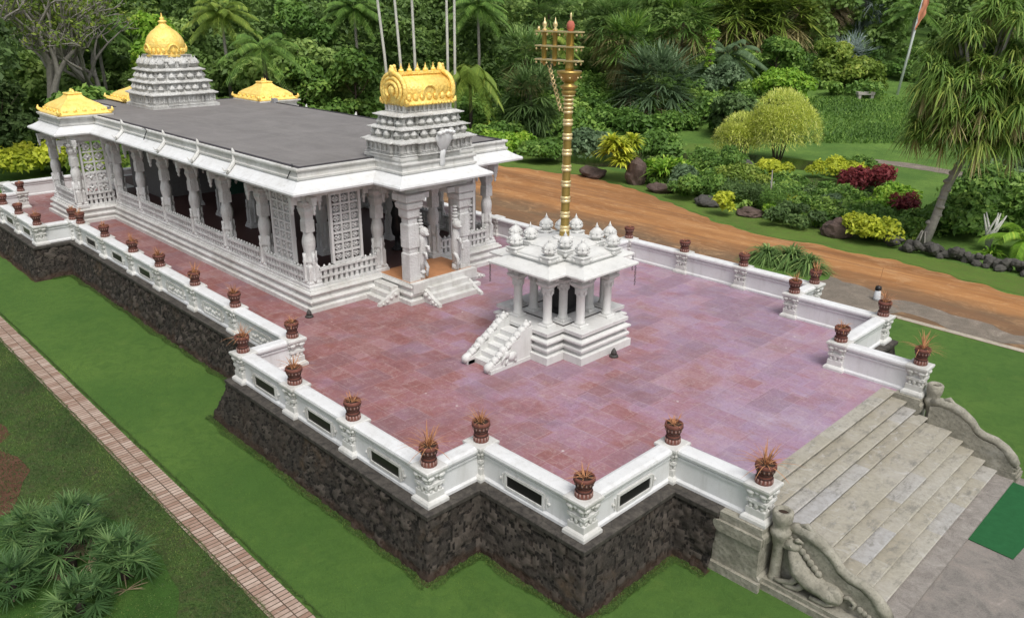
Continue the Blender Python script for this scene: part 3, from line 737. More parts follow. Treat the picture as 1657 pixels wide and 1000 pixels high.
# ------------------------------------------------------------------ pots
def make_pot(label,loc,plant=0,seed=1):
    r=random.Random(seed); t=empty('plant_pot',loc,label,'plant pot','woven brown clay pots standing on the parapet posts')
    return t
pot_parts={}
def pot_mesh():
    mb=MB(); mb.smooth=True
    mb.m=0; mb.lathe(0,0,[(.175,0),(.185,.03),(.165,.09),(.145,.17),(.15,.24),(.18,.31),(.205,.36),(.215,.40),(.205,.44),(.18,.445),(.175,.40),(.165,.37)],20)
    mb.m=2
    for i in range(14):
        a=2*PI*i/14; mb.bc((.172*math.cos(a),.172*math.sin(a),.075),(.02,.035,.085),a)
        mb.bc((.190*math.cos(a+.2),.190*math.sin(a+.2),.315),(.016,.03,.06),a+.2)
    mb.m=1
    for z,rr_ in ((.135,.162),(.205,.152),(.26,.168),(.36,.206)):
        mb.lathe(0,0,[(rr_,z-.011),(rr_+.012,z),(rr_,z+.011)],20)
    return mb
def soil_mesh():
    mb=MB(); mb.lathe(0,0,[(.172,.375),(.172,.40),(.08,.41)],16); return mb
def dry_mesh(h,n,seed):
    r=np.random.default_rng(seed); d=unit(np.stack([r.normal(size=n),r.normal(size=n),np.abs(r.normal(size=n))*1.3+.45],1))
    V,F=blades(np.tile([0,0,.39],(n,1))+.03*r.normal(size=(n,3))*[1,1,0],d,h*(.6+.5*r.random(n)),.028,.35,3,r); return V,F,np.repeat(r.random(n),3)
P0=None
plants=[dry_mesh(.64,34,1),dry_mesh(.44,30,2),dry_mesh(.24,24,3),dry_mesh(.78,44,4)]
plant_me=[];
def pot(x,y,label,k):
    global P0
    t=empty('plant_pot',(x,y,FZ+.895),label,'plant pot','woven brown clay pots on the parapet posts')
    t.rotation_euler=(0,0,(x*3.1+y*1.7)%6.28); t.scale=(1.0,1.0,1.12) if (int(x*10)+int(y*10))%3 else (1.06,1.06,1.04)
    if P0 is None:
        a=pot_mesh().build('pot',[M['terra'],M['terra_dark'],M['terra_pale']],t,world=False); b=soil_mesh().build('soil',M['earth_shade'],t,world=False); P0=(a,b)
        for q in plants:
            o=np_mesh('dry_plant',*q,M['drygrass'],None,world=False); plant_me.append(o.data); bpy.data.objects.remove(o)
    else:
        copy_part(P0[0],t); copy_part(P0[1],t)
    if k is not None:
        o=bpy.data.objects.new('dry_plant',plant_me[k]); COL.objects.link(o); o.parent=t
pots=[(XE,-W0,'clay pot with spiky orange plant on the near end post beside the stone steps',3),
(X9,-W0,'clay pot on the inner corner post between the steps and the nearest outer corner',1),
(X9,-W1,'clay pot with short orange shoots on the outer corner post closest to the camera',1),
(X6,-W1,'clay pot with dry tuft on the recessed corner post between the two nearest outer corners',0),
(X6,-W2,'clay pot with tall spiky plant on the outer corner, right end of the three-plaque wall',3),
(X5,-W2,'clay pot on the post between the second and third black plaques of the near wall',1),
(X4,-W2,'clay pot on the post between the first and second black plaques of the near wall',0),
(X3,-W2,'clay pot on the outer corner post at the left end of the three-plaque wall',0),
(X3,-W3,'clay pot on the wide inner corner post where the near wall steps inward',1),
(-8.4,-W3,'clay pot on the long near wall, first one left of the inner corner post',0),
(-11.46,-W3,'clay pot on the long near wall, second one left of the inner corner post',0),
(-14.54,-W3,'clay pot on the long near wall, third one left of the inner corner post',0),
(-17.21,-W3,'clay pot on the long near wall, fourth one left of the inner corner post',0),
(-20.37,-W3,'clay pot on the long near wall, fifth one left of the inner corner post',1),
(-23.47,-W3,'right one of two clay pots standing close together below the far end of the temple',1),
(XP,-W3,'left one of two clay pots standing close together below the far end of the temple',1),
(XP,-W4,'clay pot on the outer corner post of the left-hand wall bulge',1),
(-27.37,-W4,'clay pot on the left-hand wall bulge, between its corner pot and the picture edge',2),
(-30.07,-W4,'clay pot at the very left edge of the picture on the near parapet',2),
(XQ,-WR,'dark clay pot on the rear corner post behind the left-hand wall bulge',2),
(XE,W0,'clay pot with wide spiky plant on the far end post beside the steps',3),
(X9,W0,'clay pot with upright shoots on the far inner corner near the steps',1),
(X9,W1,'clay pot with dry tuft on the far outer corner post above the dark rock wall',0),
(X6,W1,'clay pot on the far recessed corner post, lower of a close pair',0),
(X6,W2,'clay pot on the far outer corner beside the round grass island, upper of a pair',0),
(X5,W2,'clay pot on the far long wall, just left of the round grass island',2),
(X4,W2,'clay pot on the far long wall midway between pavilion and grass island',2),
(X3,W2,'clay pot on the far long wall right behind the pavilion roof',2)]
for x,y,l,k in pots: pot(x,y,l,k)

# ------------------------------------------------------------------ broad stone stairs
def stairs():
    t=empty('stone_staircase',(10.3,0,G),'wide weathered stone staircase leading down from the terrace','staircase')
    xs=[8.77,9.14,9.42,9.73,10.39,10.71,11.02,11.34,11.66]; x0=8.3
    for i,x in enumerate(xs):
        z=FZ+.012-i*.167; xb=(8.2 if i==0 else xs[i-1])-.06 if i else 8.40
        mb=MB(); yw=4.02 if i<1 else 4.08
        prof=[(xb,G-.02),(x-.075,G-.02),(x-.075,z-.062),(x-.005,z-.05),(x+.004,z-.014),(x-.02,z),(xb,z)]
        mb.extrude_xz(prof,-yw,yw); mb.build('step',M['steps'],t)
    mb=MB(); mb.box(11.5,12.08,-4.15,4.6,G-.03,G+.075); mb.build('bottom_slab',m_gravel('worn_grey_slab',[(.3,(.14,.12,.11)),(.5,(.25,.225,.20)),(.65,(.34,.31,.28)),(.78,(.55,.52,.48))],3),t)
    for s in (-1,1):
        # stone pier block below the end post
        mb=MB()
        mb.extrude_xz([(8.36,G-.05),(9.52,G-.05),(9.52,G+.28),(9.46,G+.34),(9.44,-.35),(9.52,-.28),(9.52,-.10),(9.46,-.04),(9.46,FZ-.006),(8.36,FZ-.006)],s*3.94,s*4.72)
        mb.box(8.34,9.56,min(s*4.70,s*4.80),max(s*4.70,s*4.80),G-.05,G+.22); mb.box(8.34,9.50,min(s*4.71,s*4.79),max(s*4.71,s*4.79),-.36,-.10); mb.build('pier',M['mossy'],t)
        # round newel with hollow top
        mb=MB(); mb.smooth=True; cx=9.68; cy=s*4.34
        mb.lathe(cx,cy,[(.145,G),(.145,-1.12),(.12,-1.06),(.115,-.32),(.145,-.25),(.165,-.12),(.225,.0),(.22,.08),(.18,.12),(.17,.20),(.20,.28),(.215,.38),(.215,.52),(.18,.55),(.125,.545),(.11,.30)],18)
        mb.m=1; mb.lathe(cx,cy,[(.128,.40),(.128,.47),(.02,.475)],14)  # dark disc painted in for the shade inside the hollow
        mb.build('newel',[M['mossy'],M['earth_shade']],t)
        # S-curved side wall with lion-like creature
        mb=MB(); top=[(9.72,.06),(9.95,.14),(10.2,.13),(10.5,.04),(10.78,-.13),(10.95,-.33),(11.15,-.42),(11.45,-.45),(11.7,-.58),(11.9,-.78),(12.02,-.95)]
        pts=[(9.70,G)]+[(a,b-.10) for a,b in top]+[(12.0,G)]
        y0,y1=sorted((s*4.06,s*4.24)); mb.extrude_xz(pts[::1],y0,y1); mb.box(9.5,12.14,min(s*4.05,s*4.60),max(s*4.05,s*4.60),G-.02,G+.16); mb.box(9.5,12.10,min(s*4.05,s*4.54),max(s*4.05,s*4.54),G+.16,G+.26); mb.build('side_wall',M['mossy'],t)
        mb=MB(); mb.smooth=True
        def yy(v): return s*(v+.10)
        mb.tube([(a,yy(4.06),b) for a,b in top],[.10,.13,.14,.13,.115,.11,.11,.11,.12,.14,.12],10)
        mb.tube([(9.98,yy(4.06),.20),(10.15,yy(4.06),.30),(10.32,yy(4.06),.17)],[.05,.07,.05],8)
        for k in range(10): 
            a=k*.62; mb.sphere((11.92+.13*math.cos(a),yy(4.06),-.98+.13*math.sin(a)),.075,7,5)
        mb.build('scroll_rail',M['mossy'],t)
        mb=MB(); mb.smooth=True; Y=lambda q: yy(q+.01); zb=.10
        _sp,_tb=mb.sphere,mb.tube
        mb.sphere=lambda c,r_,*a,**k: _sp((c[0],c[1],c[2]+zb),r_,*a,**k); mb.tube=lambda p,*a,**k: _tb([(q[0],q[1],q[2]+zb) for q in p],*a,**k)
        mb.tube([(9.98,Y(4.17),-.36),(10.06,Y(4.19),-.52),(10.20,Y(4.21),-.74),(10.45,Y(4.21),-.90),(10.72,Y(4.20),-.96),(10.95,Y(4.19),-.97),(11.10,Y(4.17),-1.02)],[.13,.20,.27,.26,.23,.26,.17],12,flat=.7)
        mb.sphere((10.96,Y(4.25),-.98),.21,12,8,(1,.62,1)); mb.sphere((10.96,Y(4.36),-.98),.09,8,6,(1,.5,1)); mb.sphere((10.22,Y(4.27),-.78),.17,10,7,(1,.6,1.1))
        mb.sphere((9.95,Y(4.20),-.30),.17,10,8,(1.15,.75,.9)); mb.sphere((9.84,Y(4.22),-.36),.10,9,7,(1.2,.8,.8)); mb.sphere((9.97,Y(4.30),-.28),.035,6,4)
        mb.tube([(10.0,Y(4.22),-.18),(10.08,Y(4.24),-.10),(10.18,Y(4.2),-.14)],[.05,.06,.02],7); mb.tube([(9.90,Y(4.2),-.16),(9.80,Y(4.2),-.08),(9.72,Y(4.2),-.16)],[.05,.05,.03],7)
        for k in range(6): mb.sphere((10.08+.10*k,Y(4.18),-.27-.085*k),.085,8,6,(1,.7,1))
        for p in [[(10.22,4.27,-.92),(10.10,4.32,-1.10),(9.86,4.34,-1.19),(9.74,4.34,-1.20)],[(10.36,4.24,-1.02),(10.24,4.32,-1.18),(10.04,4.34,-1.22),(9.94,4.34,-1.22)],[(10.98,4.27,-1.10),(10.86,4.32,-1.20),(10.64,4.34,-1.21),(10.54,4.34,-1.21)]]:
            mb.tube([(a,Y(b_),c) for a,b_,c in p],[.09,.065,.055,.05],8)
        mb.tube([(11.12,Y(4.17),-.98),(11.26,Y(4.17),-.90),(11.38,Y(4.17),-.98),(11.36,Y(4.17),-1.10),(11.28,Y(4.17),-1.09)],[.05,.05,.045,.04,.03],7)
        for k in range(4): mb.sphere((11.5+.09*k,Y(4.17),-1.05-.03*k),.075-.005*k,8,6,(1,.7,1))
        mb.build('carved_creature',M['mossy'],t)
stairs()
mb=MB(); mb.bc((12.55,2.25,G+.022),(1.25,3.5,.016),R(-4)); tag(mb.build('door_mat',M['carpet']),'flat green mat lying on the gravel at the foot of the stone steps','mat')
# ------------------------------------------------------------------ temple
def outline(xf,yp,xm,ym,xw1,yw,xw2,xr,yr):
    return [(xf,-yp),(xf,yp),(xm,yp),(xm,ym),(xw1,ym),(xw1,yw),(xw2,yw),(xw2,yr),(xr,yr),(xr,-yr),(xw2,-yr),(xw2,-yw),(xw1,-yw),(xw1,-ym),(xm,-ym),(xm,-yp)]
BASE=outline(-6.35,1.72,-8.15,4.80,-27.0,6.65,-31.2,-34.7,2.9)
EAVE=outline(-6.11,2.17,-7.69,5.33,-26.9,6.90,-31.14,-35.2,3.4)
CL=outline(-6.95,1.22,-8.78,4.28,-27.4,6.1,-30.6,-34.0,2.2)
PF=.86
T=empty('temple',(-19,0,FZ),'long white granite temple with flat grey roof, carved columns and golden roof ornaments','temple')
mb=MB(); mb.sweep(BASE,[(0,FZ+.002),(.0,.255),(-.05,.275),(-.14,.285),(-.16,.36),(-.08,.40),(-.06,.47),(-.10,.53),(-.20,.55),(-.20,.66),(-.13,.68),(-.10,.73),(-.13,.79),(-.19,.80),(-.20,.86),(-.62,.862)])
mb.build('plinth',M['white'],T)
mb=MB(); fl=outline(-6.9,1.2,-8.62,4.33,-27.47,6.18,-30.73,-34.2,2.4); mb.add([(x,y,PF-.006) for x,y in fl],[tuple(range(16))]); mb.build('hall_floor',M['interior'],T)
mb=MB(); mb.prism([(-6.50,-1.50),(-6.50,1.50),(-8.6,1.50),(-8.6,-1.50)],.5,PF+.004); mb.build('porch_floor',M['orange'],T)
mb=MB(); mb.box(-6.62,-6.38,-1.55,1.55,.5,PF+.012); mb.build('threshold',M['white'],T)
# porch steps with little carved cheek walls
def flight(x,y,ang,w,n=3,tr=.24):
    mb=MB(); ca,sa=math.cos(ang),math.sin(ang)
    def P(u,v,z): return (x+u*ca-v*sa,y+u*sa+v*ca,z)
    h=(PF-FZ)/(n+1)
    for i in range(n):
        z=PF-h*(i+1); u0=-.1; u1=tr*(i+1)
        vs=[P(a,b,c) for c in (FZ+.002+.001*i,z) for a,b in ((u0,-w/2),(u1,-w/2),(u1,w/2),(u0,w/2))]
        mb.add(vs,[(3,2,1,0),(4,5,6,7),(0,1,5,4),(1,2,6,5),(2,3,7,6),(3,0,4,7)])
    a_=mb.build('porch_steps',M['white'],T)
    for s in (-1,1):
        mb=MB()
        pr=[(-.05,FZ+.002),(tr*n+.22,FZ+.002),(tr*n+.20,FZ+.10),(tr*n*.72,.36),(tr*n*.35,.52),(-.05,.60)]
        v0=s*w/2; v1=s*(w/2+.14); k=len(pr)
        vs=[P(u,v0,z) for u,z in pr]+[P(u,v1,z) for u,z in pr]
        mb.add(vs,[tuple(range(k)),tuple(range(k,2*k))[::-1]]+[(i,k+i,k+(i+1)%k,(i+1)%k) for i in range(k)])
        mb.smooth=True
        for u,z,r_ in ((.12,.42,.09),(.34,.34,.08),(.52,.22,.07),(.70,.17,.06)): c=P(u,v1+s*.0,z); mb.sphere(c,r_,7,5)
        mb.build('step_cheek',M['white'],T)
flight(-6.38,0,0,1.9,3,.22); flight(-7.75,-1.74,-PI/2,1.1,3,.22); flight(-7.75,1.74,PI/2,1.1,3,.22)
# columns
def column_mesh():
    mb=MB()
    z=PF
    mb.lathe(0,0,[(.33,0),(.33,.10),(.29,.14),(.29,.20),(.24,.26),(.235,.80),(.20,.86),(.19,.90)],square=True,z0=z)
    mb.smooth=True
    mb.lathe(0,0,[(.22,.88),(.255,.98),(.24,1.06),(.225,1.12),(.235,1.35),(.265,1.50),(.285,1.66),(.265,1.80),(.235,1.88),(.205,1.98),(.21,2.08)],8,z0=z,rot=PI/8)
    mb.smooth=False
    mb.lathe(0,0,[(.205,2.05),(.205,2.45),(.18,2.50),(.18,2.60),(.215,2.68),(.24,2.76),(.25,2.82),(.21,2.88),(.21,2.96),(.30,3.04),(.32,3.12),(.24,3.16),(.24,3.36)],square=True,z0=z)
    # carved colonettes on the outer faces and corbel brackets with hanging lotus drops
    for a in range(4):
        c,s=math.cos(a*PI/2),math.sin(a*PI/2)
        mb.smooth=True
        mb.lathe(c*.26,s*.26,[(.07,.22),(.085,.3),(.05,.36),(.06,.9),(.09,1.0),(.06,1.08),(.075,1.3)],7,z0=z)
        for k in range(4): mb.sphere((c*.22,s*.22,z+.38+.13*k),.055,6,4)
        mb.smooth=False
        mb.bc((c*.42,s*.42,z+3.27),(.56,.24,.17),a*PI/2); mb.bc((c*.56,s*.56,z+3.13),(.26,.20,.13),a*PI/2)
        mb.smooth=True; mb.lathe(c*.62,s*.62,[(.02,2.72),(.07,2.80),(.045,2.86),(.09,2.95),(.10,3.02),(.06,3.08)],7,z0=z)
    return mb
colsrc=None
cols=[]
xs=[-8.78,-11.95,-15.05,-18.05,-21.05,-24.0,-26.9]
for s in (-1,1):
    cols+=[(x,s*4.28) for x in xs]; cols.append((-8.76,s*1.36)); cols+=[(-27.45,s*6.1),(-30.6,s*6.1),(-34.0,s*2.2)]
    cols+=[(x,s*1.7) for x in (-12.1,-15.05,-18.05,-21.05,-24.0)]
for x,y in cols:
    if colsrc is None:
        cm=column_mesh(); cm.V=[(x*.86,y*.86,z) for x,y,z in cm.V]
        colsrc=cm.build('column',M['carved'],T,world=False); colsrc.location=(x+19,y,-FZ)
    else: copy_part(colsrc,T,(x+19,y,-FZ))
# two porch pillars with rearing creatures
def porch_pillar(s):
    x,y=-6.92,s*1.14; mb=MB()
    mb.lathe(x,y,[(.42,.50),(.42,.66),(.37,.70),(.37,.80),(.33,.86)],square=True); 
    mb.lathe(x,y+s*.08,[(.24,.86),(.24,1.9),(.20,1.95),(.20,2.1),(.24,2.15),(.24,3.0),(.20,3.05),(.20,3.2),(.27,3.3),(.27,3.55),(.34,3.62),(.36,3.78),(.30,3.82),(.42,3.9),(.42,4.12)],square=True)
    mb.bc((x,y-s*.45,4.0),(.4,.5,.2)); mb.bc((x-.5,y,4.0),(.5,.4,.2))
    o=mb.build('porch_pillar',M['carved'],T)
    mb=MB(); mb.smooth=True; q=-s; bx=x+.10; by=y+q*.30
    mb.tube([(bx,by,.86),(bx,by,1.1)],[.16,.14],8); mb.sphere((bx+.05,by,1.15),.15,8,6,(1.4,.8,.7))
    mb.tube([(bx+.02,by,1.15),(bx+.02,by,1.55),(bx+.08,by+q*.05,1.95),(bx+.12,by+q*.04,2.35),(bx+.10,by,2.6)],[.13,.17,.19,.16,.13],9)
    mb.sphere((bx+.16,by+q*.04,2.68),.19,9,7,(1.25,.9,1)); mb.sphere((bx+.34,by+q*.04,2.62),.10,8,6,(1.3,.9,.7)); 
    mb.tube([(bx+.12,by+q*.08,2.1),(bx+.38,by+q*.08,2.15),(bx+.44,by+q*.08,1.95)],[.07,.06,.045],6)
    mb.tube([(bx+.12,by-q*.02,1.9),(bx+.36,by-q*.02,1.9),(bx+.42,by-q*.02,1.7)],[.07,.06,.045],6)
    mb.tube([(bx+.02,by+q*.1,1.6),(bx+.28,by+q*.1,1.35),(bx+.22,by+q*.1,1.0)],[.09,.07,.05],6)
    for k in range(5): mb.sphere((bx+.0,by,2.85+.12*k),.14-.012*k,8,5,(1.2,1,.55))
    mb.build('rearing_creature',M['carved'],o)
porch_pillar(-1); porch_pillar(1)
# railings with rows of little posts
def railing(a,b,name='railing'):
    a=Vector(a);b=Vector(b); d=(b-a); L=d.length; d/=L; ang=math.atan2(d.y,d.x); m=(a+b)/2
    mb=MB()
    mb.bc((m.x,m.y,PF+.05),(L,.26,.10),ang); mb.bc((m.x,m.y,PF+.34),(L,.17,.07),ang); mb.bc((m.x,m.y,PF+.63),(L,.22,.08),ang)
    n=max(2,int(L/.21))
    for i in range(n+1):
        p=a+d*(L*i/n); mb.bc((p.x,p.y,PF+.20),(.125,.12,.22),ang); mb.bc((p.x,p.y,PF+.48),(.135,.12,.23),ang)
        mb.smooth=True; mb.lathe(p.x,p.y,[(.03,PF+.66),(.055,PF+.71),(.02,PF+.78)],6); mb.smooth=False
    return mb.build(name,M['carved'],T)
for s in (-1,1):
    for i in range(6):
        railing((xs[i]-.2,s*4.42),(xs[i+1]+.2,s*4.42))
    railing((-8.62,s*1.60),(-8.62,s*4.05)); railing((-27.4,s*4.55),(-27.4,s*5.85)); railing((-27.7,s*6.22),(-30.4,s*6.22))
# pierced screens
def screen(c,ang,w,z0,z1,nx,nz):
    mb=MB(); ca,sa=math.cos(ang),math.sin(ang)
    def bx(u,z,wu,hz,th=.09,o=0): mb.bc((c[0]+u*ca-o*sa,c[1]+u*sa+o*ca,z),(wu,th,hz),ang)
    fr=.10; cw=(w-fr)/nx; ch=(z1-z0-fr)/nz; h=z1-z0; zc=(z0+z1)/2
    for s in (-1,1): bx(s*(w/2),zc,fr,h,.14)
    bx(0,z0,w-fr,fr,.14); bx(0,z1,w-fr,fr,.14)
    for i in range(1,nx): bx(-w/2+fr/2+cw*i,zc,.07,h-fr,.12)
    for j in range(1,nz):
        for i in range(nx): bx(-w/2+fr/2+cw*(i+.5),z0+fr/2+ch*j,cw-.07,.07,.12)
    for i in range(nx):
        for j in range(nz):
            u=-w/2+fr/2+cw*(i+.5); z=z0+fr/2+ch*(j+.5); a,b=cw/2-.028,ch/2-.028; k=.40; a*=.74; b*=.74
            pts=[(a,-b*k),(a,b*k),(a*k,b),(-a*k,b),(-a,b*k),(-a,-b*k),(-a*k,-b),(a*k,-b)]
            vs=[(c[0]+(u+p)*ca-o*sa,c[1]+(u+p)*sa+o*ca,z+q) for o in (-.015,.015) for p,q in pts]
            mb.add(vs,[tuple(range(8)),tuple(range(8,16))[::-1]]+[(q,8+q,8+(q+1)%8,(q+1)%8) for q in range(8)])
            bx(u,z,cw-.05,.03,.03); bx(u,z,.03,ch-.05,.03)
            mb.smooth=True
            for o in (-.03,.03): mb.sphere((c[0]+u*ca-o*sa,c[1]+u*sa+o*ca,z),min(a,b)*.42,7,5,(1,1,1))
            mb.smooth=False
    mb.build('pierced_screen',M['screen'],T)
for s in (-1,1):
    screen((-8.66,s*2.80),PI/2,1.22,PF+.72,4.14,3,7); screen((-10.35,s*4.36),0,1.35,PF+.72,4.14,3,7)
    screen((-27.4,s*5.2),PI/2,1.15,PF+.6,4.1,2,5)
# beams, eave, cornice, roof
mb=MB(); mb.sweep(CL,[(-.20,4.14),(.20,4.14),(.20,4.30),(.26,4.33),(.26,4.50),(.34,4.55),(.34,4.64),(-.20,4.64)],loop=True); mb.build('beam',M['white'],T)
for i in range(1,7):
    pass
mb=MB()
for x in xs[1:]: mb.box(x-.16,x+.16,-3.94,3.94,4.16,4.60)
mb.build('ceiling_beam',M['innerwall'],T)
mb=MB(); mb.sweep(EAVE,[(-1.5,4.63),(-.10,4.49),(-.05,4.44),(.0,4.45),(.02,4.52),(-.02,4.58),(-.12,4.62),(-.30,4.72),(-.48,4.85),(-.52,4.86)]); mb.build('eave',M['cap'],T)
mb=MB(); mb.sweep(EAVE,[(-.9,4.70),(-.52,4.84),(-.44,4.875),(-.43,4.95),(-.50,4.97),(-.52,5.13),(-.46,5.15),(-.43,5.20),(-.44,5.25),(-.70,5.25),(-.9,5.2)]); mb.build('cornice',M['white'],T)
ro=outline(-6.11-.62,2.17-.62,-7.69-.62,5.33-.62,-26.9-.62,6.9-.62,-31.14+.62,-35.2+.62,3.4-.62)
mb=MB(); mb.add([(x,y,5.255) for x,y in ro],[tuple(range(16))]); mb.build('roof_membrane',M['roof'],T)
mb=MB(); mb.sweep(EAVE,[(-.72,5.2),(-.60,5.2),(-.60,5.285),(-.72,5.285)],loop=True); mb.build('roof_edge',M['edge'],T)
mb=MB(); mb.add([(x,y,4.62) for x,y in outline(-6.8,1.4,-9,4.2,-27.4,6,-30.7,-34.2,2.4)],[tuple(range(16))]); mb.build('ceiling',M['innerwall'],T)
# raised curled straps with spikes running over the eave
def strap(x,s):
    mb=MB(); mb.smooth=True; y=s*5.33
    k=-s
    pts=[(x+.30,y+k*(-.02),4.60),(x+.18,y+k*.12,4.70),(x+.05,y+k*.3,4.80),(x-.05,y+k*.47,4.93),(x-.10,y+k*.5,5.12),(x-.12,y+k*.5,5.30),(x-.12,y+k*.47,5.42)]
    mb.tube(pts,[.05,.075,.09,.09,.08,.06,.02],7)
    for q in (-.16,.16): mb.tube([(x+.2,y+k*.08,4.68),(x+.2+q,y+k*(.0),4.66),(x+.2+q*1.2,y+k*(-.06),4.78)],[.035,.03,.012],5)
    return mb.build('eave_strap',M['white'],T)
for s in (-1,1):
    for x in (-12.6,-15.6,-18.9,-23.6): strap(x,s)
mb=MB(); mb.smooth=True
mb.tube([(-20.6,-5.1,4.86),(-20.5,-4.95,5.25),(-20.9,-4.9,5.32),(-21.3,-4.85,5.30)],.02,5); mb.tube([(-8.6,-5.0,4.9),(-8.6,-4.75,5.3),(-8.9,-4.6,5.3)],.02,5)
mb.build('roof_cable',M['black'],T)
# sanctum and things inside
mb=MB(); mb.box(-30.5,-26.6,-2.4,2.4,PF+.01,4.55); mb.box(-26.6,-26.4,-.8,.8,PF+.01,3.4)
mb.build('sanctum_wall',m_plain('dark_sanctum_stone',(.17,.165,.16),.8),T)
# ---- front tower
FT=empty('x',(0,0,0),None,None); bpy.data.objects.remove(FT)
def rect(cx,cy,hx,hy): return [(cx-hx,cy-hy),(cx+hx,cy-hy),(cx+hx,cy+hy),(cx-hx,cy+hy)]
def redent(cx,cy,hx,hy,k=.12,w=.55):
    """rectangle whose middle bays stand forward"""
    ax,ay=hx*w,hy*w
    return [(cx-ax,cy-hy-k),(cx+ax,cy-hy-k),(cx+ax,cy-hy),(cx+hx,cy-hy),(cx+hx,cy-ay),(cx+hx+k,cy-ay),(cx+hx+k,cy+ay),(cx+hx,cy+ay),(cx+hx,cy+hy),(cx+ax,cy+hy),(cx+ax,cy+hy+k),(cx-ax,cy+hy+k),
            (cx-ax,cy+hy),(cx-hx,cy+hy),(cx-hx,cy+ay),(cx-hx-k,cy+ay),(cx-hx-k,cy-ay),(cx-hx,cy-ay),(cx-hx,cy-hy),(cx-ax,cy-hy)]
def pilasters(mb,poly,z0,z1,step=.26,w=.09,o=.05):
    n=len(poly)
    for i in range(n):
        a=Vector(poly[i]);b=Vector(poly[(i+1)%n]); L=(b-a).length; d=(b-a)/L; nn=Vector((d.y,-d.x)); k=max(1,round(L/step))
        for j in range(k+1):
            p=a+d*(L*j/k)+nn*o*.5; mb.bc((p.x,p.y,(z0+z1)/2),(w,o+.03,z1-z0-.008),math.atan2(d.y,d.x))
            if j<k:
                q=a+d*(L*(j+.5)/k)+nn*.02; mb.bc((q.x,q.y,z0+(z1-z0)*.16),(L/k*.5,.07,(z1-z0)*.22),math.atan2(d.y,d.x))
def domelets(mb,poly,z,r,step=.55,h=1.0):
    n=len(poly); mb.smooth=True
    for i in range(n):
        a=Vector(poly[i]);b=Vector(poly[(i+1)%n]); L=(b-a).length
        if L<r*1.2: continue
        d=(b-a)/L; k=max(1,round(L/step))
        for j in range(k):
            p=a+d*(L*(j+.5)/k)
            mb.lathe(p.x,p.y,[(r*.80,0),(r*.80,.18*h),(r*1.10,.21*h),(r*1.15,.25*h),(r*.92,.34*h),(r*.72,.42*h),(r*.40,.48*h),(r*.14,.52*h),(r*.16,.56*h),(.005,.64*h)],4 if (i+j)%2 else 8,z0=z,rot=PI/4+math.atan2(d.y,d.x) if (i+j)%2 else 0)
    mb.smooth=False
def figures(mb,poly,z,h,step=.4,o=.06):
    n=len(poly); mb.smooth=True
    for i in range(n):
        a=Vector(poly[i]);b=Vector(poly[(i+1)%n]); L=(b-a).length
        if L<step*.7: continue
        d=(b-a)/L; nn=Vector((d.y,-d.x)); k=max(1,round(L/step))
        for j in range(k):
            p=a+d*(L*(j+.5)/k)+nn*o
            mb.sphere((p.x,p.y,z+h*.3),h*.30,7,5,(1,1,1.2)); mb.sphere((p.x,p.y,z+h*.72),h*.17,7,5,(1,1,1.2)); 
    mb.smooth=False
def tier(parent,cx,cy,hx,hy,z0,z1,top,name='tower_tier',k=.12,matn='tower',dome=True,ds=.5,dr=.17):
    """plain foot, pilastered wall, overhanging cornice; row of miniature shrines above"""
    mb=MB(); h=z1-z0; P=redent(cx,cy,hx,hy,k)
    mb.sweep(P,[(.10,z0),(.10,z0+.06*h),(.03,z0+.10*h),(.07,z0+.14*h),(.0,z0+.19*h),(.0,z0+.66*h),(.05,z0+.69*h),(.14,z0+.74*h),(.20,z0+.80*h),(.19,z0+.86*h),(.08,z0+.92*h),(.0,z0+h)]); mb.add([(x,y,z0+h) for x,y in P],[tuple(range(20))])
    pilasters(mb,P,z0+.19*h,z0+.66*h); mb.build(name,M[matn],parent)
    if dome:
        mb=MB(); P2=redent(cx,cy,hx-.10,hy-.10,k); domelets(mb,P2,z1-.02,dr,ds,top/.64)
        Q=redent(cx,cy,hx-.20,hy-.20,k); mb.sweep(Q,[(0,z1),(0,z1+top*.45),(.06,z1+top*.50),(.05,z1+top*.58),(-.04,z1+top*.8)]); mb.add([(x,y,z1+top*.8) for x,y in redent(cx,cy,hx-.24,hy-.24,k)],[tuple(range(20))]); pilasters(mb,Q,z1+.01,z1+top*.44,.2,.06,.05); mb.build('miniature_shrines',M[matn],parent)
TC=-7.72
mb=MB(); mb.sweep(rect(-7.72,0,1.03,1.66),[(.0,5.0),(.0,5.30),(.05,5.33),(.05,5.42),(-.02,5.46),(-.3,5.462)]); f1=mb.build('tower_base',M['white'],T)
tier(f1,TC,0,.98,1.58,5.46,6.02,.42,dr=.15,ds=.42)
tier(f1,TC,0,.82,1.40,6.02,6.42,.34,dr=.15,ds=.40,k=.08)
tier(f1,TC,0,.66,1.24,6.40,6.86,.20,dr=.10,ds=.34,k=.06,dome=False)
mb=MB(); NP=rect(TC,0,.52,1.02); mb.sweep(NP,[(0,6.80),(0,7.10),(.06,7.14),(-.3,7.14)]); pilasters(mb,NP,6.86,7.10,.2,.07,.05); mb.build('tower_neck',M['tower'],f1)
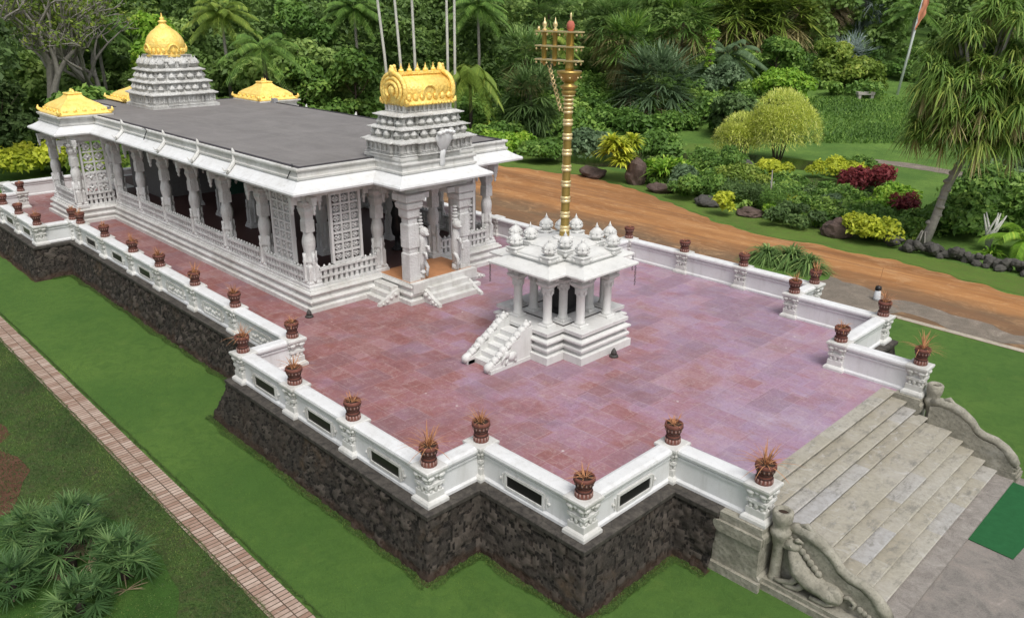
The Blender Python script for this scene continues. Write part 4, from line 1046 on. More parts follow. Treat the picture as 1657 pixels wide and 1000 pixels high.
# golden barrel vault with horseshoe gables and a row of finials
def barrel():
    mb=MB(); mb.smooth=True; hy=1.06
    # cross section (x,z)
    sec=[(.66,7.10),(.72,7.13),(.66,7.20),(.60,7.28),(.60,7.42),(.64,7.55),(.63,7.70),(.56,7.84),(.42,7.95),(.22,8.01),(.12,8.06),(.12,8.14),(0,8.16)]
    full_=sec+[(-a,b) for a,b in sec[:-1][::-1]]
    mb.extrude_xz([(TC+a,b) for a,b in full_],-hy,hy)
    g=mb.build('golden_barrel_roof',M['gold'],T)
    for s in (-1,1):
        mb=MB(); mb.smooth=True
        y=s*(hy+.02)
        for rr_,oo,hh in ((.62,.00,.09),(.46,.05,.08),(.30,.08,.08)):
            pts=[(TC+rr_*1.08*math.cos(a),y+s*oo,7.60+rr_*.92*math.sin(a)) for a in np.linspace(-.9,PI+.9,20)]
            mb.tube(pts,hh,6)
        mb.sphere((TC,y+s*.08,7.6),.19,8,6,(1,.5,1)); mb.bc((TC,y,7.5),(1.0,.10,.7)); 
        mb.sphere((TC,y,8.24),.17,9,6,(.8,1.0,1)); mb.tube([(TC,y-s*.02,8.10),(TC,y,8.36),(TC,y-s*.10,8.44)],[.16,.12,.05],8)
        for c in (-1,1): mb.sphere((TC+c*.10,y,8.40),.055,6,4)
        for c in (-1,1): mb.tube([(TC+c*.66,y-s*.05,7.16),(TC+c*.78,y,7.22),(TC+c*.74,y+s*.05,7.34)],[.09,.07,.02],6)
        mb.build('horseshoe_gable',M['gold'],g)
    mb=MB(); mb.smooth=True
    mb.smooth=False; mb.box(TC-.16,TC+.16,-.92,.92,8.12,8.20); mb.smooth=True
    for j in range(5):
        y=-.72+.36*j
        mb.lathe(TC,y,[(.07,8.19),(.10,8.24),(.085,8.29),(.04,8.32),(.05,8.35),(.015,8.42),(.004,8.50)],9)
    mb.build('finial_row',M['gold'],g)
    for c in (-1,1):
        mb=MB(); mb.smooth=True
        for j in range(7):
            mb.sphere((TC+c*.63,-.9+.3*j,7.38),.11,7,5,(.5,1,1.1))
        pts=[(TC+c*.66,.30*math.cos(a),7.50+.27*math.sin(a)) for a in np.linspace(-.5,PI+.5,12)]; mb.tube(pts,.045,5)
        for j in range(15): mb.sphere((TC+c*.70,-.98+.14*j,7.14),.045,5,4)
        mb.build('gold_relief',M['gold'],g)
barrel()
# hooded serpent on the front of the tower
mb=MB(); mb.smooth=True
sy=.10
mb.tube([(-6.60,sy,4.88),(-6.57,sy,5.1),(-6.56,sy,5.35),(-6.52,sy,5.62)],[.05,.13,.12,.14],10,flat=.5)
mb.tube([(-6.52,sy,5.55),(-6.48,sy,5.8),(-6.44,sy,5.98),(-6.40,sy,6.12),(-6.36,sy,6.22)],[.14,.30,.40,.36,.24],12,flat=.35)
for k in range(5): mb.sphere((-6.32,sy+(k-2)*.15,6.25-.03*abs(k-2)),.09,8,6,(1.5,1,.8))
mb.tube([(-6.40,sy-.3,6.14),(-6.33,sy,6.26),(-6.40,sy+.3,6.14)],.05,6)
mb.build('hooded_serpent',M['cap'],T)
# ---- rear tower with golden dome
rb=MB(); VX,VY=-29.45,0; rb.sweep(rect(VX,VY,1.82,1.82),[(.0,5.25),(.0,5.40),(-.2,5.402)]); f2=rb.build('rear_tower_base',M['tower'],T)
tier(f2,VX,VY,1.62,1.62,5.40,6.08,.44,dr=.17,ds=.46); tier(f2,VX,VY,1.44,1.44,6.08,6.66,.46,dr=.19,ds=.50,k=.10); tier(f2,VX,VY,1.22,1.22,6.66,7.26,.62,dr=.21,ds=.55,k=.10)
mb=MB(); NP=rect(VX,VY,.90,.90); mb.sweep(NP,[(.15,7.25),(.15,7.4),(0,7.45),(0,7.85),(.08,7.90),(-.3,7.92)]); pilasters(mb,NP,7.45,7.85,.24,.09,.06); figures(mb,rect(VX,VY,.98,.98),7.3,.5,.45); mb.build('tower_neck',M['tower'],f2)
mb=MB(); mb.smooth=True
mb.lathe(VX,VY,[(.98,7.80),(1.02,7.84),(.93,7.93),(.93,8.10),(.99,8.24),(1.0,8.42),(.95,8.62),(.84,8.84),(.66,9.05),(.48,9.18),(.40,9.23),(.40,9.28),(.24,9.36),(.17,9.46),(.14,9.50)],24)
mb.lathe(VX,VY,[(.12,9.46),(.24,9.54),(.20,9.60),(.08,9.64),(.13,9.70),(.10,9.75),(.04,9.80),(.03,9.92),(.005,10.0)],10)
for i in range(24):
    a=2*PI*i/24; mb.sphere((VX+.97*math.cos(a),VY+.97*math.sin(a),8.12),.10,6,5,(1,1,1.4))
for i in range(4):
    a=PI/2*i; mb.tube([(VX+1.0*math.cos(a)-.28*math.cos(t)*math.sin(a),VY+1.0*math.sin(a)+.28*math.cos(t)*math.cos(a),8.1+.33*math.sin(t)) for t in np.linspace(0,PI,10)],.06,5)
mb.build('golden_dome',M['gold'],T)
# ---- golden corner roofs
def gold_hip(cx,cy,hx,hy,rx,ry,z=5.30):
    mb=MB(); prof=[(.0,0,.10),(.03,0,.02)]
    pts=[]
    lv=[(1.0,.10),(1.04,.02),(.96,.16),(.90,.22),(.84,.38),(.70,.52),(.52,.66),(.36,.78),(.28,.92),(.27,1.0),(.30,1.04),(.26,1.08)]
    lv=[(1.0,.0),(1.03,.06),(.98,.14),(.90,.20),(.86,.34),(.74,.48),(.58,.60),(.44,.72),(.35,.84),(.33,.90),(.36,.94),(.32,.98)]
    V=[];n=24
    for k,zz in lv:
        ex=rx+(hx-rx)*(k-.32)/.68 if k>.32 else rx; ey=ry+(hy-ry)*(k-.32)/.68 if k>.32 else ry
        for i in range(n):
            a=2*PI*i/n+PI/4; c,s=math.cos(a),math.sin(a); q=1/max(abs(c),abs(s)); p=q*(.93 if k<.95 else 1)+ (0 if k<.95 else 0)
            V.append((cx+ex*c*q,cy+ey*s*q,z+zz))
    F=[(j*n+i,j*n+(i+1)%n,(j+1)*n+(i+1)%n,(j+1)*n+i) for j in range(len(lv)-1) for i in range(n)]+[tuple((len(lv)-1)*n+i for i in range(n))]
    mb.add(V,F); mb.smooth=True
    for s in (-1,1):
        for t in (-1,1):
            mb.tube([(cx+s*hx*.96,cy+t*hy*.96,z+.10),(cx+s*hx*1.06,cy+t*hy*1.06,z+.20),(cx+s*hx*1.03,cy+t*hy*1.03,z+.34)],[.11,.08,.03],6)
    for k in range(5):
        for s in (-1,1):
            mb.sphere((cx+(k-2)*hx*.36,cy+s*hy*.93,z+.22),.09,6,5,(1.2,.6,1)); mb.sphere((cx+s*hx*.93,cy+(k-2)*hy*.36,z+.22),.09,6,5,(.6,1.2,1))
    for k in (-1,0,1): mb.lathe(cx+k*rx*.6,cy,[(.06,.96),(.09,1.0),(.06,1.05),(.035,1.08),(.01,1.16)],8,z0=z)
    return mb.build('golden_corner_roof',M['gold'],T)
gold_hip(-28.85,-5.2,1.5,1.2,.32,.30); gold_hip(-28.85,5.2,1.5,1.2,.32,.30); gold_hip(-33.1,0,1.3,1.75,.30,.42)
mb=MB(); mb.box(-30.5,-27.2,-6.55,-3.95,5.24,5.31); mb.box(-30.5,-27.2,3.95,6.55,5.24,5.31); mb.build('corner_roof_kerb',M['white'],T)
mb=MB(); mb.box(-26.9,-26.6,4.5,4.75,5.25,5.5); mb.build('roof_vent',M['innerwall'],T)

# things inside the hall
t=empty('shrine_table',(-21.8,1.0,PF),'white carved table standing inside the temple hall behind the side columns','table')
mb=MB(); mb.box(-22.3,-21.3,.4,1.6,PF+.60,PF+.70)
mb.build('table_top',M['skyblue'],t)
mb=MB(); mb.box(-21.5,-21.42,.5,1.5,PF,PF+.60); mb.box(-22.2,-22.1,.5,1.5,PF,PF+.60); mb.build('panel_leg',M['skyblue'],t)
mb=MB(); mb.smooth=True; mb.tube([(-21.40,.75,PF+.15),(-21.40,1.0,PF+.5),(-21.40,1.25,PF+.15)],.05,6); mb.sphere((-21.4,1,PF+.22),.1,7,5); mb.build('carving',M['iron'],t)
mb=MB(); 
for k in range(16): mb.bc((-23.2+.01*(k%2),-.9+.16*k,2.6),(.06,.17,2.6))
tag(mb.build('curtain',M['curtain']),'dark green curtain hanging inside the temple hall above the white table','curtain')
t=empty('oil_lamp',(-10.6,.9,PF),'tall black lamp with a pale top standing inside the porch entrance','lamp')
mb=MB(); mb.smooth=True; mb.lathe(-10.6,.9,[(.26,PF),(.26,.9),(.12,1.0),(.10,1.4),(.2,1.5),(.24,1.8),(.18,2.2),(.24,2.4),(.12,2.7),(.16,2.9)],12); mb.build('lamp_body',M['black'],t)
mb=MB(); mb.smooth=True; mb.lathe(-10.6,.9,[(.14,2.9),(.17,3.05),(.10,3.2),(.01,3.26)],12); mb.build('lamp_top',M['white'],t)
t=empty('offering_table',(-16.6,1.2,PF),'low white draped table with dark red base inside the hall near the middle columns','table')
mb=MB(); mb.box(-17.4,-15.8,.6,1.8,PF,PF+.16); mb.build('base',M['interior'],t)
mb=MB(); mb.smooth=True; mb.sphere((-16.6,1.2,PF+.45),.42,10,7,(1.2,.9,.8)); mb.sphere((-16.3,1.0,PF+.8),.2,8,6); mb.build('draped_figure',M['skyblue'],t)

# ------------------------------------------------------------------ pavilion with its mast
PX,PY=-.55,0.0
def plus(A,B,cx=PX,cy=PY): return [(cx+a,cy+b) for a,b in [(A,-B),(A,B),(B,B),(B,A),(-B,A),(-B,B),(-A,B),(-A,-B),(-B,-B),(-B,-A),(B,-A),(B,-B)]]
PV=empty('pavilion',(PX,PY,FZ),'small white open pavilion with cross-shaped stepped base and clustered little domes','pavilion')
BP=plus(1.90,1.16)
mb=MB(); mb.sweep(BP,[(.06,FZ+.002),(.06,.34),(.0,.36),(-.09,.37),(-.10,.45),(.01,.48),(.02,.55),(-.02,.60),(-.13,.61),(-.13,.70),(.02,.735),(.05,.78),(.04,.83),(-.04,.865),(-.08,.88),(-.17,.885),(-.17,.96),(-.03,.975),(-.02,1.09),(-.05,1.10),(-.6,1.103)])
mb.build('stepped_base',M['pav'],PV)
mb=MB(); mb.add([(x,y,1.0995) for x,y in plus(1.8,1.06)],[tuple(range(12))]); mb.build('floor',M['pav'],PV)
mb=MB(); 
for a in plus(1.12,.9)[:0]: pass
mb.sweep(rect(PX,PY,1.02,1.02),[(-.03,1.1),(-.03,1.112),(.03,1.112),(.03,1.1)]); mb.build('floor_border',M['iron'],PV)
pc=None
def pav_col():
    mb=MB(); z=1.10
    mb.lathe(0,0,[(.20,0),(.20,.05),(.165,.09)],square=True,z0=z)
    mb.smooth=True; mb.lathe(0,0,[(.165,.08),(.18,.12),(.15,.17),(.138,.20),(.135,.98),(.15,1.0),(.15,1.03),(.12,1.06),(.14,1.12),(.19,1.20),(.205,1.24),(.17,1.28)],16,z0=z); mb.smooth=False
    mb.lathe(0,0,[(.15,1.26),(.24,1.34),(.26,1.38),(.26,1.42),(.18,1.45),(.17,1.50),(.21,1.53),(.21,1.66)],square=True,z0=z)
    for a in range(4):
        c,s=math.cos(a*PI/2),math.sin(a*PI/2); mb.bc((c*.28,s*.28,z+1.59),(.22,.15,.11),a*PI/2)
    for i in range(8):
        a=PI/4*i; mb.bc((.165*math.cos(a),.165*math.sin(a),z+1.12),(.05,.05,.14),a)
    return mb
C1,C2=1.36,.64
for a,b in [(C1,-C2),(C1,C2),(-C1,-C2),(-C1,C2),(C2,C1),(-C2,C1),(C2,-C1),(-C2,-C1),(C2,C2),(C2,-C2),(-C2,C2),(-C2,-C2)]:
    if pc is None: pc=pav_col().build('column',M['pav'],PV,world=False); pc.location=(a,b,-FZ)
    else: copy_part(pc,PV,(a,b,-FZ))
mb=MB(); mb.sweep(plus(1.36,.64),[(-.14,2.74),(.16,2.74),(.16,2.90),(.22,2.92),(.22,3.0),(-.14,3.0)],loop=True); mb.build('beam',M['pav'],PV)
EP=plus(2.03,1.31)
mb=MB(); mb.sweep(EP,[(-.9,2.95),(-.08,2.86),(-.03,2.83),(.0,2.85),(.0,2.90),(-.05,2.94),(-.22,3.0),(-.42,3.09),(-.50,3.13),(-.50,3.16),(-.44,3.17),(-.43,3.22),(-.50,3.235),(-.52,3.29),(-.60,3.295)])
mb.build('roof_eave',M['pav'],PV)
mb=MB(); mb.sweep(plus(2.03,1.31),[(-.58,3.29),(-.66,3.31),(-.80,3.36),(-.95,3.38)]); mb.add([(x,y,3.382) for x,y in plus(1.08,.36)],[tuple(range(12))])
mb.sweep(rect(PX,PY,.95,.95),[(0,3.36),(0,3.42),(-.3,3.50),(-.6,3.54),(-.8,3.55)]); mb.lathe(PX,PY,[(.34,3.5),(.34,3.58),(.25,3.62),(.2,3.62)],16); mb.build('roof_top',M['pav'],PV)
dk=None
for a,b in [(1.42,-.72),(1.42,.72),(-1.42,-.72),(-1.42,.72),(.72,1.42),(-.72,1.42),(.72,-1.42),(-.72,-1.42),(.74,.74),(.74,-.74),(-.74,.74),(-.74,-.74)]:
    if dk is None:
        mb=MB(); 
        mb.lathe(0,0,[(.19,3.22),(.19,3.33),(.22,3.35),(.22,3.38),(.16,3.40)],square=True); mb.smooth=True
        mb.lathe(0,0,[(.15,3.38),(.145,3.46),(.215,3.49),(.235,3.53),(.20,3.56),(.205,3.62),(.16,3.72),(.09,3.78),(.045,3.80),(.06,3.83),(.03,3.87),(.004,3.96)],8,rot=PI/8)
        for i in range(4):
            q=PI/4+PI/2*i; mb.sphere((.24*math.cos(q),.24*math.sin(q),3.26),.07,7,5); 
        for i in range(8):
            q=PI/4*i; mb.sphere((.195*math.cos(q),.195*math.sin(q),3.545),.05,6,4); mb.tube([(.16*math.cos(q),.16*math.sin(q),3.70),(.215*math.cos(q),.215*math.sin(q),3.60)],[.02,.03],5)
        dk=mb.build('roof_domelet',M['pav'],PV,world=False); dk.location=(a,b,-FZ)
    else: copy_part(dk,PV,(a,b,-FZ+(.08 if abs(a)<.8 and abs(b)<.8 else 0)))
def chain(x,y,z,L,parent,n=9,mat='iron'):
    mb=MB(); mb.smooth=True
    for i in range(n): 
        a=L*i/n; mb.tube([(x+.03*math.cos(t)*(i%2),y+.03*math.cos(t)*((i+1)%2),z-a-.03*math.sin(t)-.03) for t in np.linspace(0,2*PI,7)],.009,4)
    return mb.build('hanging_chain',M[mat],parent)
chain(PX-1.31,-1.95,2.83,.62,PV); chain(PX+1.31,1.95,2.83,.5,PV); chain(PX+1.95,1.25,2.83,.7,PV)
# pavilion stairs on the -Y side
def pav_stairs():
    cx=-.68; w=.74; n=6; y0=-1.88; y1=-3.46; tr=(y0-y1)/n; h=(1.10-FZ)/n
    mb=MB()
    for i in range(n):
        ya=y0-tr*(i+1)+tr*.0; z=1.10-h*(i+.0)-.0
        if i==0: continue
        mb.box(cx-w/2,cx+w/2,y0-tr*(i+1)+tr*.4,y0-tr*(i-1)+0,FZ+.002,1.10-h*i)
    a=mb.build('steps',M['pav'],PV)
    for s in (-1,1):
        mb=MB(); x0,x1=sorted((cx+s*w/2,cx+s*(w/2+.26)))
        pr=[(y0+.02,FZ+.002),(y1-.16,FZ+.002),(y1-.16,.24),(y1-.06,.30),(-3.15,.42),(-3.08,.62),(-2.78,.64),(-2.72,.86),(-2.42,.90),(-2.34,1.12),(y0+.02,1.20)]
        mb.extrude_yz(pr,x0,x1); mb.box(x0-.03 if s<0 else x0,x1 if s<0 else x1+.03,y1-.18,y0,FZ+.004,.22)
        mb.smooth=True; xm=(x0+x1)/2
        top=[(xm,y1-.12,.30),(xm,-3.28,.42),(xm,-3.1,.58),(xm,-2.85,.68),(xm,-2.62,.80),(xm,-2.4,.98),(xm,-2.15,1.16),(xm,-1.95,1.24)]
        
        for q in range(9): yq=y1-.05+(y0-y1)*q/8.5; zq=.34+.95*q/8.5; mb.sphere((xm,yq,zq),.135,9,6,(.95,1.1,.75)); mb.sphere((xm-.08,yq+.09,zq+.07),.06,6,5); mb.sphere((xm+.08,yq+.09,zq+.07),.06,6,5)
        mb.sphere((xm,y1-.14,.27),.15,8,6); mb.sphere((xm,-3.0,.66),.15,8,6)
        xo=cx+s*(w/2+.28)
        mb.sphere((xo,-2.75,.45),.16,8,6,(.5,1.3,.9)); mb.sphere((xo,-2.98,.56),.12,8,6,(.6,1,1)); mb.tube([(xo,-2.95,.42),(xo,-3.02,.24)],.04,6); mb.tube([(xo,-2.65,.38),(xo,-2.62,.24)],.05,6)
        mb.tube([(xo,-3.05,.55),(xo,-3.15,.45),(xo,-3.17,.30)],[.05,.035,.02],6)
        mb.build('carved_stair_cheek',M['pav'],PV)
pav_stairs()
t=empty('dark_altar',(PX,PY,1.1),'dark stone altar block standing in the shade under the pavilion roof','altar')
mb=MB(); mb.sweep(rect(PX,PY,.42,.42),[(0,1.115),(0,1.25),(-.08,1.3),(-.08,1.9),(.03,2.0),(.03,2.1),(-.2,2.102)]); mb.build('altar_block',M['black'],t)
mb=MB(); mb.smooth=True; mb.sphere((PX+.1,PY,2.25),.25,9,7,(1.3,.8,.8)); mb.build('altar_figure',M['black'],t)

MX=-.51
MA=empty('flag_mast',(MX,0,3.6),'tall banded brass temple mast with three crossbars rising from the pavilion roof','mast')
mb=MB(); mb.smooth=True; mb.lathe(MX,0,[(.16,3.55),(.16,3.75),(.13,3.85),(.125,7.4),(.12,7.95)],18); mb.build('pole',M['brass'],MA)
mb=MB(); mb.smooth=True
z=4.05
rings=[3.85,4.30,4.78,5.27,5.75,6.23,6.70,7.12]
for zz in rings:
    mb=MB(); mb.smooth=True; mb.lathe(MX,0,[(.125,zz-.10),(.155,zz-.08),(.155,zz-.03),(.135,zz-.02),(.135,zz+.02),(.155,zz+.03),(.155,zz+.08),(.125,zz+.10)],18); mb.build('brass_band',M['brass_light'],MA)
mb=MB(); mb.smooth=True
for k in range(5):
    zz=7.42+.12*k; mb.lathe(MX,0,[(.13,zz-.04),(.155+.012*k,zz),(.13,zz+.04)],18)
mb.build('ringed_collar',M['brass_light'],MA)
mb=MB(); mb.smooth=True
mb.lathe(MX,0,[(.12,7.85),(.20,7.95),(.23,8.02),(.17,8.06),(.25,8.12),(.27,8.17),(.15,8.22),(.16,8.27),(.22,8.32),(.34,8.50),(.37,8.54),(.37,8.60),(.2,8.62)],20); mb.build('bowl_capital',M['brass'],MA)
mb=MB()
for zz in (8.88,9.27,9.68): mb.box(MX-1.30,MX+.42,-.14,.14,zz-.022,zz+.022)
mb.build('crossbar',M['brass_light'],MA)
mb=MB(); mb.smooth=True
mb.lathe(MX,0,[(.14,8.6),(.12,8.7),(.115,9.68),(.13,9.70)],14)
for dx in (-1.03,-.60): mb.lathe(MX+dx,0,[(.02,8.70),(.06,8.78),(.075,8.86),(.07,9.68),(.07,9.70)],12)
mb.build('upright',M['brass'],MA)
mb=MB(); mb.smooth=True
for dx in (-1.03,-.60): mb.lathe(MX+dx,0,[(.06,9.70),(.08,9.73),(.03,9.78),(.075,9.86),(.06,9.92),(.02,9.98),(.004,10.08)],10)
mb.lathe(MX,0,[(.06,9.98),(.02,10.05),(.035,10.09),(.004,10.22)],10)
mb.lathe(MX-1.27,0,[(.02,9.7),(.05,9.74),(.03,9.79),(.004,9.82)],8); mb.build('finial',M['brass_light'],MA)
mb=MB(); mb.smooth=True; mb.lathe(MX,0,[(.07,9.70),(.11,9.78),(.12,9.87),(.09,9.95),(.05,9.99)],10); mb.build('red_wrapped_knob',m_plain('red_wrapped_cloth',(.55,.16,.11),.8),MA)
mb=MB(); mb.smooth=True
for zz in (8.88,9.27,9.68):
    for dx in (-1.25,-.82,-.32,.34):
        for dy in (-.11,.11): mb.sphere((MX+dx,dy,zz-.085),.035,6,5); mb.tube([(MX+dx,dy,zz),(MX+dx,dy,zz-.06)],.008,4)
for a in range(8): mb.sphere((MX+.34*math.cos(a*PI/4),.34*math.sin(a*PI/4),8.42),.03,6,5)
mb.build('bell',M['brass_light'],MA)
mb=MB(); mb.smooth=True
for q in (0,1):
    pts=[]
    for i in range(46):
        u=i/45; pts.append((MX-.80+.62*u+.05*math.sin(u*30+q*PI),-.02-.10*u+.05*math.cos(u*30+q*PI),8.72-1.28*u+.02*math.sin(u*60)))
    mb.tube(pts,.022,5)
mb.build('hanging_garland',M['brass_light'],MA)
# two little dark stone cones on the paving
for (x,y),lb in [((-7.95,-4.98),'small dark cone on the paving at the near corner of the temple plinth'),((1.62,.1),'small dark cone on the paving beside the pavilion base')]:
    t=empty('cone_marker',(x,y,FZ),lb,'cone','small dark cones on the paving')
    mb=MB(); mb.smooth=True; mb.lathe(0,0,[(.15,.002),(.14,.05),(.11,.08)],12); mb.build('base',M['iron'],t,world=False)
    mb=MB(); mb.smooth=True; mb.lathe(0,0,[(.10,.08),(.09,.16),(.05,.24),(.02,.28),(.005,.30)],10); mb.build('cap',M['iron'],t,world=False)
t=empty('marker_post',(3.56,15.9,G),'small white marker with dark band and thin rod on the gravel by the road','marker')
mb=MB(); mb.smooth=True; mb.lathe(0,0,[(.16,0),(.15,.1),(.12,.45)],12); mb.build('body',M['skyblue'],t,world=False)
mb=MB(); mb.smooth=True; mb.lathe(0,0,[(.12,.44),(.14,.5),(.12,.62),(.02,.66)],12); mb.build('band',M['black'],t,world=False)
mb=MB(); mb.tube([(0,0,.6),(.05,.02,1.5)],.012,5); mb.build('rod',M['drygrass'],t,world=False)
M['leaf_dwarf']=leaf('dwarf_palm_leaf',(.03,.07,.024),(.065,.13,.042),(.17,.26,.09))
M['leaf_weed']=leaf('weedy_grass_leaf',(.035,.07,.018),(.075,.135,.03),(.15,.20,.05))
M['leaf_pine']=leaf('strap_leaf',(.06,.12,.022),(.135,.225,.04),(.33,.39,.09))
# ------------------------------------------------------------------ garden plants (world x, y)
def PP(x,y): return place(x,y)
GB='mixed garden shrubs beyond the dirt road'
feather_palm('feather_palm','leafy green palm with arching fronds above the temple roof, left of the slim white trunks',PP(-47.5,15.2),8.6,3.6,'leaf_mid',18,seed=4,leaflen=.8,width=.12,r0=.2,bark='dbark')
for i,(x,y,l,ln) in enumerate([(-43.3,24.9,'slim white tree trunk rising behind the front tower, leftmost of five',.9),(-42.6,25.8,'slim white tree trunk behind the front tower, second from the left of five',.6),(-42.3,26.9,'slim white tree trunk behind the front tower, middle one of five',.2),
     (-41.0,29.4,'slim white trunk right of the front tower, left one of a close pair',.0),(-40.7,29.9,'slim white trunk right of the front tower, right one of a close pair',-.1)]):
    t=empty('palm_trunk_tree',PP(x,y),l,'palm','slim white palm trunks behind the front tower')
    mb=MB(); mb.smooth=True; mb.tube([(0,0,-.2),(-ln*.4,-ln*.4,8),(-ln,-ln,17)],[.15,.12,.10],9); mb.build('trunk',M['wbark'],t,world=False)
    V,F,T_=feather_crown(np.random.default_rng(i+60),17,14,3.6,leafn=22,leaflen=.8,width=.1); V[:,0]-=ln; V[:,1]-=ln; np_mesh('crown',V,F,T_,M['leaf_palm'],t,world=False)
# fan palms in front of the forest
def FP(l,x,y,th,s,m,skm,seed,sk=40,nf=60,low=-.4,bark='bark',name='fan_palm'):
    return fan_palm(name,l,PP(x,y),th,1.35*s,m,nf,16,skirt=sk,seed=seed,width=.115*s,pet=1.25*s,skirtm=skm,low=low,bark=bark)
FP('shaggy fan palm with dark skirt of old leaves left of the brass mast',-44.0,42.3,6.2,1.5,'leaf_palm','leaf_tan',11)
FP('dark shaggy palm standing lower, between the front tower and the brass mast',-39.5,38.4,3.6,1.7,'leaf_dark','leaf_dark',12,low=-.9)
FP('tall fan palm with tan dry leaves just right of the brass mast',-40.3,54.1,6.6,1.75,'leaf_mid','leaf_tan',13)
FP('green fan palm behind the mast top with yellowish lower leaves',-50.0,52.0,8.6,1.8,'leaf_palm','leaf_tan',14)
FP('bright green fan palm above the bluish bushy palm',-41.5,66.0,7.6,2.0,'leaf_mid','leaf_tan',15,26)
FP('olive fan palm with wide tan skirt, left of a pair at the top edge',-43.5,82.5,6.6,2.7,'leaf_olive','leaf_tan',16,60,70)
FP('olive fan palm with wide tan skirt, right of a pair at the top edge',-40.0,87.0,6.8,2.7,'leaf_olive','leaf_tan',17,60,70)
FP('palm with hanging pale dead leaves on bare grey stems at the top edge',-39.8,97,8.2,2.2,'leaf_dead','leaf_dead',18,50,20,-.9,'pbark','dead_fan_palm')
FP('silver-grey fan palm at the top edge left of the flagpole',-36.5,104,7.6,2.3,'leaf_silver','leaf_silver',19,14,50,name='silver_palm')
FP('small round silver-grey palm below the taller silver palm',-31.0,88.5,1.8,1.7,'leaf_silver','leaf_silver',20,0,40,name='silver_palm')
FP('low bushy blue-green palm with brown base in front of the fan palms',-34.8,52.3,3.2,2.3,'leaf_blue','leaf_dead',21,30,70,-.5)
FP('dark green fan palm half hidden behind the tan-skirted one near the mast',-47.0,60.0,7.4,1.9,'leaf_palm','leaf_tan',24)
feather_palm('feather_palm','dark arching feather palm behind the vine-covered trunk',PP(-37.5,70.0),3.6,5.0,'leaf_blue',22,seed=22,leaflen=1.1,width=.16,bark='dbark',leafn=34)
feather_palm('feather_palm','weeping bright green palm just right of the front tower',PP(-40.5,31.5),6.4,3.0,'leaf_olive',26,seed=23,leaflen=1.0,width=.12,bark='dbark',droop=.9,leafn=34)
for i,(x,y,th,L,m,l) in enumerate([(-56,30,10.5,3.6,'leaf_mid','feathery palm rising from the wood left of the slim white trunks'),(-58,17,11,3.4,'leaf_olive','feathery olive palm rising behind the arching palm'),(-52,43,10,3.6,'leaf_mid','feathery palm rising from the wood right of the slim white trunks'),
    (-64,8,10,3.4,'leaf_mid','feathery palm in the wood behind the golden dome'),(-45,47,7,3.2,'leaf_olive','feathery yellow-green palm between the dark palm and the mast top'),(-25,92,8,4,'leaf_mid','feathery palm in the wood just left of the flag'),(-17,96,8,4,'leaf_mid','feathery palm in the wood right of the flag')]):
    feather_palm('feather_palm',l,PP(x,y),th,L,m,24,seed=300+i,leaflen=.85,width=.13,leafn=30,bark='pbark',droop=.5)
# vine trunk
t=empty('vine_trunk',PP(-36.2,64.0),'slender trunk wrapped in yellow-green vine leaves in front of the fan palms','tree')
mb=MB(); mb.smooth=True; mb.tube([(0,0,-.2),(0,0,6.6)],[.22,.15],8); mb.build('trunk',M['bark'],t,world=False)
V,F,T_=crown([(0,0,.7*k) for k in range(1,10)]+[(0,.2,6.8)],[.55]*9+[.8],900,.16,np.random.default_rng(5)); np_mesh('vine_leaves',V,F,T_,M['leaf_lime'],t,world=False)
# bamboo-like yellow ball
def bamboo(name,label,pos,w,h,seed,n=15000,mt='leaf_bamboo'):
    r=np.random.default_rng(seed); C=[(0,0,h*.55),(-w*.2,-.3,h*.38),(w*.18,.2,h*.42),(w*.05,-w*.15,h*.36)]; Rr=[h*.46,h*.38,h*.42,h*.40]
    k=r.integers(0,4,n); d=unit(r.normal(size=(n,3))); d[:,2]=np.where(d[:,2]<-.3,-d[:,2],d[:,2])
    P=np.array(C)[k]+d*np.array(Rr)[k][:,None]*(.78+.2*r.random((n,1)))*np.array([w/h*.95,w/h*.95,1])
    dd=unit(d+.6*r.normal(size=(n,3))+np.array([0,0,.35])); V,F=blades(P,dd,.42*(.6+.6*r.random(n)),.075,.3,2,r)
    t=empty(name,pos,label,'shrub'); np_mesh('foliage',V,F,np.repeat(np.clip(.5+.25*r.normal(size=n),0,1),2),M[mt],t,world=False)
    mb=MB(); mb.smooth=True
    for i in range(9): a=i*.7; mb.tube([(.25*math.cos(a),.25*math.sin(a),-.1),(.9*math.cos(a),.9*math.sin(a),h*.5)],[.05,.03],5)
    mb.build('stems',M['bark'],t,world=False); return t
bamboo('bamboo_clump','large rounded yellow-green bamboo clump beyond the road',PP(-16.4,44.2),5.7,5.9,3)
bamboo('bamboo_clump','smaller yellow-green bamboo clump leaning on the left of the large rounded one',PP(-19.2,43.0),4.2,3.9,4,7000)
strap_plant('croton','tall bright yellow broad-leaved plant behind the road to the right of the mast',PP(-20.55,28.3),4.4,4.0,'leaf_yellow',64,.36,31,.5,heads=14,stem=2.9,seg=3,minup=.4)
strap_plant('croton','bushy yellow-tipped green plant just right of the tallest yellow one',PP(-17.4,29.8),4.6,2.0,'leaf_lime',50,.26,32,.5,heads=14,stem=1.2,seg=3,minup=.4)
shrub('croton','small upright pale yellow bush alone on the road verge',PP(-9.27,24.3),1.2,1.9,'leaf_yellow',.17,900,33,8,aspect=.45)
shrub('croton','round yellow-green bush beside the brown boulder on the verge right of the island',PP(-.5,24.9),2.9,1.6,'leaf_yellow',.14,1900,34,12,aspect=.5)
boulder('boulder','tall pointed brown boulder beside the tallest yellow plant',PP(-18.8,28.15),1.7,3.0,M['rock'],2)
boulder('boulder','flat brown boulder behind the brass mast at the road edge',PP(-22.6,27.9),2.2,1.2,M['rock'],3)
